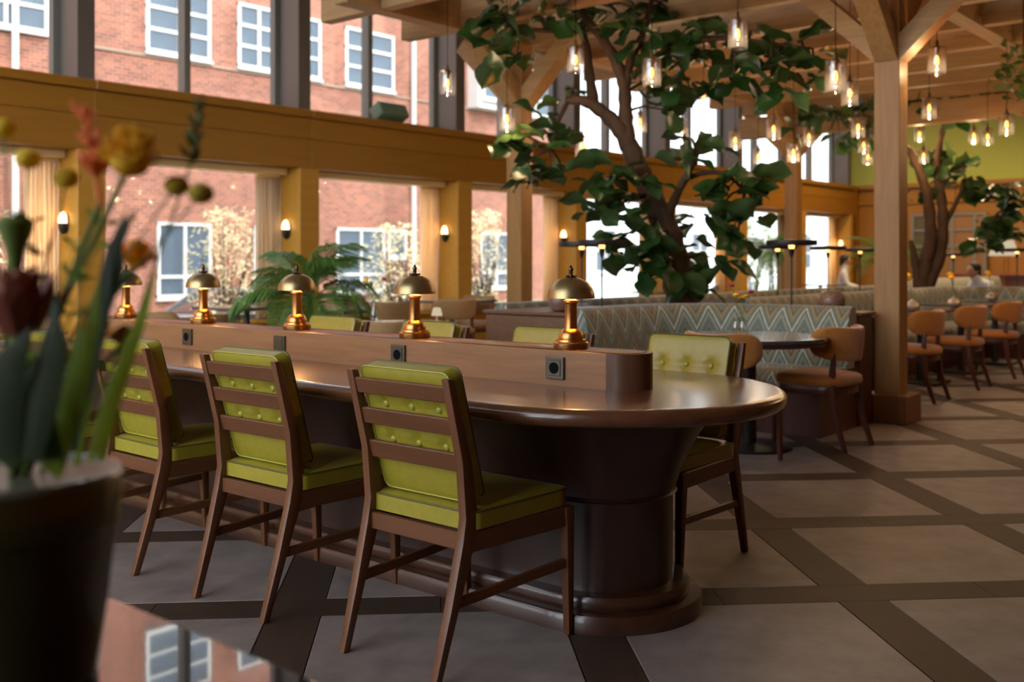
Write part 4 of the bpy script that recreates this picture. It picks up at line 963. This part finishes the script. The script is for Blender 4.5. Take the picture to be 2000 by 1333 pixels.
CL2 = [(1590, 215, -.8, 6), (1630, 230, -.7, 6), (1690, 225, -.4, 6), (1560, 240, -.8, 4), (1640, 265, -.6, 4), (1700, 260, -.2, 4), (1790, 190, -.3, 5), (1820, 200, -.3, 5), (1850, 215, -.2, 6), (1880, 230, -.2, 5), (1900, 185, -.4, 6), (1950, 175, -.6, 6), (1930, 195, -.4, 4), (1985, 180, -.6, 4), (1840, 320, 0, 6), (1860, 345, 0, 5), (1880, 320, 0, 6), (1900, 360, 0, 6), (1930, 370, .1, 6), (1960, 365, .1, 5), (1985, 380, .1, 5), (1955, 430, .2, 7), (1930, 450, .2, 6), (1975, 460, .2, 5), (1920, 480, .2, 4), (1800, 300, 0, 3), (1790, 380, 0, 3), (1770, 380, 0, 2)]
fig_tree('farther fiddle leaf fig right of the timber post', a2(1800, 570), trunk2, limbs2, [(a2(x, y, d), .2, int(n*1.3)) for x, y, d, n in CL2], 0, 5, .95)

def frond_mesh(name, L, seed, mat='palm', w=.25, n=34):
    rr = random.Random(seed); m = MB(); pts = []
    for i in range(9):
        s = i/8; pts.append(Vector((L*(s-.18*s*s*s), 0, L*(.55*s-.78*s*s))))
    m.tube(pts, [.006*(1-.8*i/8) for i in range(9)], 5)
    for i in range(n):
        s = .18+.8*i/(n-1); k = s*8; j = min(7, int(k)); p = pts[j].lerp(pts[j+1], k-j); d = (pts[j+1]-pts[j]).normalized()
        l = w*math.sin(PI*min(1, .18+.8*s))*rr.uniform(.85, 1.1)+.05
        for sd in (-1, 1):
            o = Vector((0, sd, 0)); tip = p+d*l*.55+o*l*.75+Vector((0, 0, -l*.45)); mid = p+d*l*.3+o*l*.45+Vector((0, 0, .02)); ww = d*.009
            m.add([p-ww*.6, mid-ww, tip, mid+ww, p+ww*.6], [(0, 1, 3, 4), (1, 2, 3)])
    return m.mesh(name, mat, smooth=0)
def palm(label, x, y, z_pot, h, L, n, seed, pot_r=.16, pot_h=.4):
    p = thing('potted_palm', label, 'plant', (x, y, 0), 0, 'potted palms'); rr = random.Random(seed)
    O('pot', MB().lathe([(pot_r*.75, 0), (pot_r*.95, pot_h*.9), (pot_r, pot_h), (pot_r*.9, pot_h), (pot_r*.85, pot_h*.85)], 28).mesh('pot', 'dark_metal'), p)
    O('soil', MB().lathe([(pot_r*.86, pot_h*.84), (pot_r*.86, pot_h*.87)], 20).mesh('soil', 'soil'), p)
    fm = [frond_mesh('frond', L, seed*10+i) for i in range(3)]
    for i in range(n):
        a = 2*PI*i/n*1.0+rr.uniform(-.3, .3); tilt = rr.uniform(-.9, .25)
        o = O('frond', fm[i % 3], p, (.02*math.cos(a), .02*math.sin(a), h+rr.uniform(-.05, .05)), (0, tilt, a)); s = rr.uniform(.7, 1.05); o.scale = (s, s, s)
    st = MB()
    for i in range(6):
        a = 2*PI*i/6; st.tube([(.05*math.cos(a), .05*math.sin(a), pot_h*.84), (.03*math.cos(a), .03*math.sin(a), h*.8), (.02*math.cos(a), .02*math.sin(a), h)], [.014, .010, .007], 6)
    O('stems', st.mesh('stems', 'stem'), p)
palm('potted palm with arching fronds between the second and third dome lamps', 5.75, 7.2, 0, .86, .86, 21, 3)
palm('tall potted palm in the far corner beside the timber post', 24.6, 9.2, 0, 1.1, 1.5, 20, 4, .3, .6)
palm('potted palm by the far window behind the second timber post', 18.6, 9.2, 0, 1.3, 1.0, 16, 6, .25, .6)
bush = thing('hanging_plant', 'bright green hanging plant at the upper right edge', 'plant', at(2000, 150, 9.0))
rr = random.Random(9); small = leaf_mesh('leaf', .09, (.02, .25, .38, .3, .02), .2, .3, .004, 'leaf_pale', 2)
O('stems', MB().tube([(0, 0, 1.0), (0, 0, .3), (.05, 0, 0)], .01, 6).mesh('stems', 'twig'), bush)
for i in range(90):
    o = O('leaf', small, bush, (rr.gauss(0, .13), rr.gauss(0, .13), rr.gauss(0, .16)), orient((rr.uniform(-1, 1), rr.uniform(-1, 1), rr.uniform(-.8, .5)), rr.uniform(-1, 1)))

# ================================================================== FOREGROUND TABLE AND FLOWERPOT
ft = thing('black_table', 'glossy black table corner in the foreground under the flowerpot', 'table', (.05, .75, 0))
P = []
x0, x1, y0, y1, r = -.75, .66, -.42, .60, .05
for cx, cy, a0 in ((x1-r, y1-r, 0), (x0+r, y1-r, PI/2), (x0+r, y0+r, PI), (x1-r, y0+r, 1.5*PI)):
    for i in range(8): a = a0+PI/2*i/7; P.append((cx+r*math.cos(a), cy+r*math.sin(a)))
O('table_top', MB().prism(P, .722, .75).mesh('table_top', 'black_top', bevel=.003, seg=2, smooth=0), ft)
O('column', MB().lathe([(.05, .03), (.05, .722)], 20).mesh('column', 'dark_metal'), ft); O('foot', MB().lathe([(.3, 0), (.3, .015), (.08, .035)], 36).mesh('foot', 'dark_metal'), ft)
pc = Vector((.500, 1.128, .75))
fp = thing('flowerpot', 'olive green glazed pot of yellow and coral flowers in the foreground', 'flowerpot', pc)
O('pot', MB().lathe([(.080, 0), (.086, .006), (.096, .08), (.105, .165), (.1085, .168), (.112, .215), (.108, .222), (.101, .222), (.099, .20)], 48).mesh('pot', 'olive_glaze'), fp)
O('rim', MB().lathe([(.1105, .214), (.1125, .219), (.110, .2245), (.104, .2255), (.100, .221)], 48).mesh('rim', 'rim_glaze'), fp)
O('soil', MB().lathe([(.099, .17), (.099, .185)], 32).mesh('soil', 'soil'), fp)
def fl(x, y, t): return at(x, y, t)-pc
def fstem(x, y, t, r=.0022, bx=0, by=0, mat='stem'):
    e = fl(x, y, t); s = Vector((bx, by, .18)); md = s.lerp(e, .5)+Vector((0, 0, .015)); md.x = s.x+(e.x-s.x)*.35; md.y = s.y+(e.y-s.y)*.35
    return O('stem', MB().tube([s, md, e], [r*1.3, r*1.1, r], 6).mesh('stem', mat), fp)
def pincushion(x, y, t, r):
    e = fl(x, y, t); fstem(x, y, t, .003)
    m = MB().ball(e, r*.75, 16, 10, (1, 1, .75)); rr = random.Random(int(x))
    for i in range(150):
        a = rr.uniform(0, 2*PI); el = rr.uniform(-.1, 1.5); d = Vector((math.cos(a)*math.cos(el), math.sin(a)*math.cos(el), math.sin(el)))
        p0 = e+d*r*.6; p1 = e+d*r*rr.uniform(1.0, 1.25)+Vector((0, 0, r*.2)); m.tube([p0, p1], [.0012, .0009], 4)
        m.ball(p1, .0017, 5, 3)
    O('pincushion_flower', m.mesh('pincushion_flower', 'yellow'), fp)
pincushion(255, 318, 1.08, .027); pincushion(268, 510, 1.12, .016); pincushion(182, 662, 1.1, .017); pincushion(244, 668, 1.12, .012)
for x, y, t in ((55, 310, 1.1), (130, 348, 1.12), (345, 363, 1.1), (393, 378, 1.08), (8, 250, 1.15)):
    fstem(x, y, t, .0012); O('button_flower', MB().ball(fl(x, y, t), .0135, 14, 9, (1, 1, .82)).mesh('button_flower', 'ball'), fp)
# coral grevillea spike
e0 = fl(190, 350, 1.1); e1 = fl(160, 215, 1.1); fstem(195, 400, 1.1, .003); m = MB(); rr = random.Random(4)
m.tube([fl(195, 400, 1.1), e0, e1], [.003, .003, .002], 6)
for i in range(46):
    s = rr.random(); p = e0.lerp(e1, s); d = Vector((rr.uniform(-1, 1), rr.uniform(-1, 1), rr.uniform(-.1, 1.1))).normalized(); L = rr.uniform(.012, .024)*(1.15-.4*s)
    m.tube([p, p+d*L*.6, p+d*L+Vector((0, 0, .004))], [.0018, .0028, .0012], 5)
O('coral_spike', m.mesh('coral_spike', 'pink'), fp)
# slender bud spike at right
m = MB(); sp_ = [fl(262, 640, 1.1), fl(310, 500, 1.1), fl(345, 400, 1.1), fl(372, 320, 1.1), fl(392, 200, 1.1)]; m.tube([Vector((.02, 0, .18))]+sp_, [.0022, .002, .0018, .0015, .0013, .001], 5)
O('spike_stem', m.mesh('spike_stem', 'stem'), fp); m = MB()
for i in range(16):
    s = i/15; p = sp_[3].lerp(sp_[4], s); a = i*2.4; d = Vector((math.cos(a)*.7, math.sin(a)*.7, .9)).normalized(); L = .019*(1.1-.5*s)
    m.tube([p, p+d*L*.5, p+d*L], [.0012, .0036*(1.1-.5*s), .0006], 6)
O('spike_buds', m.mesh('spike_buds', 'leaf_pale'), fp)
# protea head and green pod
e = fl(38, 612, 1.05); m = MB(); fstem(38, 640, 1.05, .004)
for ringn, (rad, el, L) in enumerate(((.012, 1.35, .07), (.020, 1.15, .072), (.026, .95, .06))):
    for i in range(10):
        a = 2*PI*i/10+ringn*.3; d = Vector((math.cos(a)*math.cos(el), math.sin(a)*math.cos(el), math.sin(el))); q = e+Vector((math.cos(a)*rad*.6, math.sin(a)*rad*.6, -.02)); sd = Vector((-math.sin(a), math.cos(a), 0))*.009
        m.add([q-sd*.6, q+sd*.6, q+d*L*.6+sd, q+d*L, q+d*L*.6-sd], [(0, 1, 2, 3, 4)])
m.ball(e+Vector((0, 0, .01)), .022, 12, 8, (1, 1, 1.6)); O('protea_head', m.mesh('protea_head', 'red'), fp)
e = fl(30, 468, 1.1); fstem(32, 520, 1.1, .004); O('seed_pod', MB().lathe([(.004, -.045), (.007, -.03), (.010, -.01), (.017, .008), (.019, .018), (.014, .024), (.006, .02)], 14, *e).mesh('seed_pod', 'stem'), fp)
# blades and leaves
def blade(pts, w, mat='blade', nm='blade_leaf'):
    m = MB(); V = []; F = []; n = len(pts)
    for i, p in enumerate(pts):
        d = (pts[min(i+1, n-1)]-pts[max(i-1, 0)]).normalized(); sd = d.cross(Vector((FW[0], FW[1], 0))).normalized(); s = i/(n-1); ww = w*(.6+.9*s if s < .4 else 1-.97*((s-.4)/.6)**1.5)
        V += [p-sd*ww, p+Vector((FW[0], FW[1], 0))*-.15*ww, p+sd*ww]
    for i in range(n-1):
        for k in range(2): F.append((i*3+k, (i+1)*3+k, (i+1)*3+k+1, i*3+k+1))
    m.add(V, F); return O(nm, m.mesh(nm, mat, smooth=60), fp)
for P4, w in ((((195, 900, 1.06), (225, 780, 1.05), (255, 680, 1.05), (285, 600, 1.05), (305, 520, 1.05)), .008), (((110, 930, 1.05), (150, 780, 1.03), (180, 640, 1.02), (195, 540, 1.02)), .010), (((175, 900, 1.1), (215, 760, 1.1), (240, 690, 1.1)), .006), (((90, 920, 1.04), (130, 800, 1.03), (150, 700, 1.03), (160, 600, 1.03)), .009), (((150, 910, 1.08), (165, 800, 1.08), (185, 720, 1.08)), .006), (((20, 900, 1.04), (10, 780, 1.03), (0, 700, 1.03)), .009)):
    blade([fl(*p) for p in P4], w)
for P4, w in ((((60, 900, 1.0), (85, 780, .99), (105, 680, .99), (108, 580, 1.0)), .018), (((20, 900, 1.0), (10, 800, .99), (25, 700, .98), (60, 640, .98)), .020), (((100, 900, 1.02), (70, 820, 1.0), (30, 760, 1.0), (0, 740, 1.0)), .022), (((120, 890, 1.05), (170, 760, 1.05), (205, 620, 1.06), (222, 470, 1.07)), .007), (((140, 880, 1.06), (190, 640, 1.07), (215, 500, 1.08), (250, 400, 1.08)), .009), (((205, 560, 1.07), (225, 480, 1.07), (270, 400, 1.07)), .008), (((200, 620, 1.07), (225, 520, 1.07), (232, 440, 1.07)), .011), (((0, 900, 1.02), (30, 860, 1.0), (60, 780, 1.0), (70, 700, 1.0)), .025)):
    blade([fl(*p) for p in P4], w, 'dark_leaf', 'leaf')

# ================================================================== FAR END: screen, lamp, people
scn = thing('glazed_screen', 'grey framed glazed screen on the far wall behind the second tree', 'screen', (26.0, 8.25, 0))
for y in (-.88, -.65, -.13, .30, .82): O('bar', B(-.03, .03, y-.035, y+.035, 0, 2.36).mesh('bar', 'frame', smooth=0), scn)
for z in (.32, 1.55, 1.95, 2.33): O('rail', B(-.025, .025, -.88, .85, z-.03, z+.03).mesh('rail', 'frame', smooth=0), scn)
for ya, yb in ((-.88, -.65), (-.65, -.13), (-.13, .30), (.30, .82)): O('pane', B(.0, .01, ya+.035, yb-.035, .32, 2.33).mesh('pane', M('amber_pane_%d' % int(ya*100), (.30, .16, .06) if ya < 0 else (.12, .10, .06), .2), smooth=0), scn)
cn = thing('service_counter', 'dark red counter below the glazed screen at the far end', 'counter', (25.4, 6.6, 0))
O('body', B(-.35, .35, -1.6, 1.2, 0, .86).mesh('body', 'red_wood', bevel=.01, seg=1, smooth=0), cn); O('worktop', B(-.4, .4, -1.65, 1.25, .86, .90).mesh('worktop', M('red_top', (.22, .05, .03), .3), bevel=.005, seg=1, smooth=0), cn)
fl_ = thing('shaded_lamp', 'lamp with pale conical shade above the right edge of far tables', 'lamp', (21.5, 5.75, 0))
O('base', MB().lathe([(.14, 0), (.14, .02), (.02, .04)], 24).mesh('base', 'brass'), fl_); O('pole', MB().lathe([(.012, .03), (.012, 1.5)], 10).mesh('pole', 'brass'), fl_)
sh = MB().lathe([(.28, 1.30), (.17, 1.60)], 32); sh.f = [f for f in sh.f if len(f) < 8]; O('shade', sh.mesh('shade', 'shade_lit'), fl_)
def person(label, loc, rotz, lean, shirt, hair='hair'):
    p = thing('person', label, 'person', loc, rotz)
    hip = Vector((0, 0, .50)); ch = hip+Vector((math.sin(lean)*.42, 0, math.cos(lean)*.42)); nk = ch+Vector((math.sin(lean)*.13, 0, math.cos(lean)*.13)); hd = nk+Vector((math.sin(lean*.6)*.14, 0, math.cos(lean*.6)*.14))
    V = [hip, ch, nk, hd]; E_ = [(0, 1), (1, 2), (2, 3)]; Rr = [(.15, .13), (.17, .13), (.06, .06), (.085, .1)]
    for s in (-1, 1):
        b0 = len(V); sh_ = ch+Vector((0, s*.19, .03)); V += [sh_, sh_+Vector((.08, s*.06, -.25)), sh_+Vector((.30, s*.0, -.30)), hip+Vector((.02, s*.09, -.02)), Vector((.42, s*.11, .50)), Vector((.44, s*.11, .08)), Vector((.56, s*.11, .04))]
        E_ += [(1, b0), (b0, b0+1), (b0+1, b0+2), (0, b0+3), (b0+3, b0+4), (b0+4, b0+5), (b0+5, b0+6)]; Rr += [(.065,)*2, (.05,)*2, (.035,)*2, (.09,)*2, (.07,)*2, (.045,)*2, (.035,)*2]
    me = bpy.data.meshes.new('body'); me.from_pydata([tuple(v) for v in V], E_, []); me.materials.append(MT[shirt])
    o = O('body', me, p); sk = o.modifiers.new('skin', 'SKIN'); sk.use_smooth_shade = True
    for i, r_ in enumerate(Rr): me.skin_vertices[0].data[i].radius = r_
    me.skin_vertices[0].data[0].use_root = True
    sb = o.modifiers.new('smooth', 'SUBSURF'); sb.levels = 1; sb.render_levels = 2
    face = MB().ball(hd+Vector((.01, 0, .02)), .095, 14, 10, (1, .85, 1.22)); face.ball(hd+Vector((.105, 0, .005)), .017, 6, 5, (1, .8, 1.3))
    for s in (-1, 1): face.ball(hd+Vector((.0, s*.085, .01)), .022, 6, 5, (.7, .4, 1.2))
    face.ball(hd+Vector((.092, 0, -.045)), .02, 8, 4, (.5, 1.4, .3)); O('head', face.mesh('head', 'skin', smooth=60), p)
    O('hair', MB().ball(hd+Vector((-.022, 0, .055)), .108, 14, 10, (1, .92, 1.05)).ball(hd+Vector((-.07, 0, -.01)), .075, 10, 8, (.8, 1, 1.2)).mesh('hair', hair, smooth=60), p)
    tr = MB()
    for s in (-1, 1): tr.tube([(-.02, s*.09, .5), (.2, s*.1, .51), (.43, s*.11, .50)], [.12, .10, .085], 10); tr.tube([(.43, s*.11, .5), (.44, s*.11, .1)], [.08, .06], 10)
    O('trousers', tr.mesh('trousers', 'trousers', smooth=60), p)
person('person with dark hair in white shirt leaning over a far table', (17.3, 4.75, 0), 2.6, .75, 'shirt')
person('person in pale shirt seated by the far corner window', (21.2, 8.9, 0), -1.2, .15, 'shirt')
def stool(label, loc):
    s = thing('stool', label, 'stool', loc); O('seat', MB().lathe([(.17, .37), (.18, .38), (.18, .40), (.16, .41)], 20).mesh('seat', 'beige'), s)
    for i in range(4): a = PI/4+PI/2*i; O('leg', MB().bar((.13*math.cos(a), .13*math.sin(a), .37), (.16*math.cos(a), .16*math.sin(a), 0), .03, .03).mesh('leg', 'red_wood', smooth=0), s)
stool('stool under the person in white shirt at right', (17.3, 4.75, 0)); stool('stool under the person by the far window', (21.2, 8.9, 0))
square_table('dark table the leaning person sits at', 16.75, 5.05, .5, .5)
mn = thing('menu_holder', 'small white card holder on the island near the post', 'menu', (12.55, 4.75, .815))
O('card', B(-.05, .05, -.004, .004, .02, .20).mesh('card', 'white', smooth=0), mn); O('foot', B(-.06, .06, -.03, .03, 0, .02).mesh('foot', 'black', smooth=0), mn)
# extra foliage in the flowerpot: fine sprigs, yellow filler blooms
rr = random.Random(21)
for x, y, t in ((120, 560, 1.08), (205, 440, 1.1), (240, 430, 1.12), (90, 500, 1.1), (150, 480, 1.12), (60, 430, 1.14)):
    e = fl(x, y, t); s0 = Vector((rr.uniform(-.04, .04), rr.uniform(-.04, .04), .18)); m = MB(); P_ = [s0.lerp(e, k/8)+Vector((0, 0, .02*math.sin(PI*k/8))) for k in range(9)]
    m.tube(P_, [.0022-.0002*k for k in range(9)], 5); O('stem', m.mesh('stem', 'stem'), fp)
    m = MB()
    for k in range(3, 9):
        for q in range(3):
            a = rr.uniform(0, 2*PI); d = Vector((math.cos(a), math.sin(a), rr.uniform(.1, .9))).normalized(); sd = d.orthogonal().normalized()*.0045; L = rr.uniform(.018, .032); p = P_[k]
            m.add([p, p+d*L*.5+sd, p+d*L, p+d*L*.5-sd], [(0, 1, 2, 3)])
    o = O('sprig_leaves', m.mesh('sprig_leaves', 'blade' if x > 100 else 'dark_leaf', smooth=0), fp); o['kind'] = 'stuff'
for x, y, t in ((100, 690, 1.1), (60, 720, 1.12), (140, 700, 1.12)):
    fstem(x, y, t, .0015); O('button_flower', MB().ball(fl(x, y, t), .011, 12, 8).mesh('button_flower', 'ball'), fp)
cl_ = thing('cordless_lamp', 'small white glowing lamp on the round window side table', 'lamp', (5.82, 5.72, .72))
O('base', MB().lathe([(.03, 0), (.03, .006), (.006, .012)], 18).mesh('base', 'white'), cl_); O('stem', MB().lathe([(.006, .01), (.006, .06)], 8).mesh('stem', 'white'), cl_); O('shade', MB().lathe([(.045, .05), (.03, .11), (.02, .115)], 20).mesh('shade', 'shade_lit'), cl_)
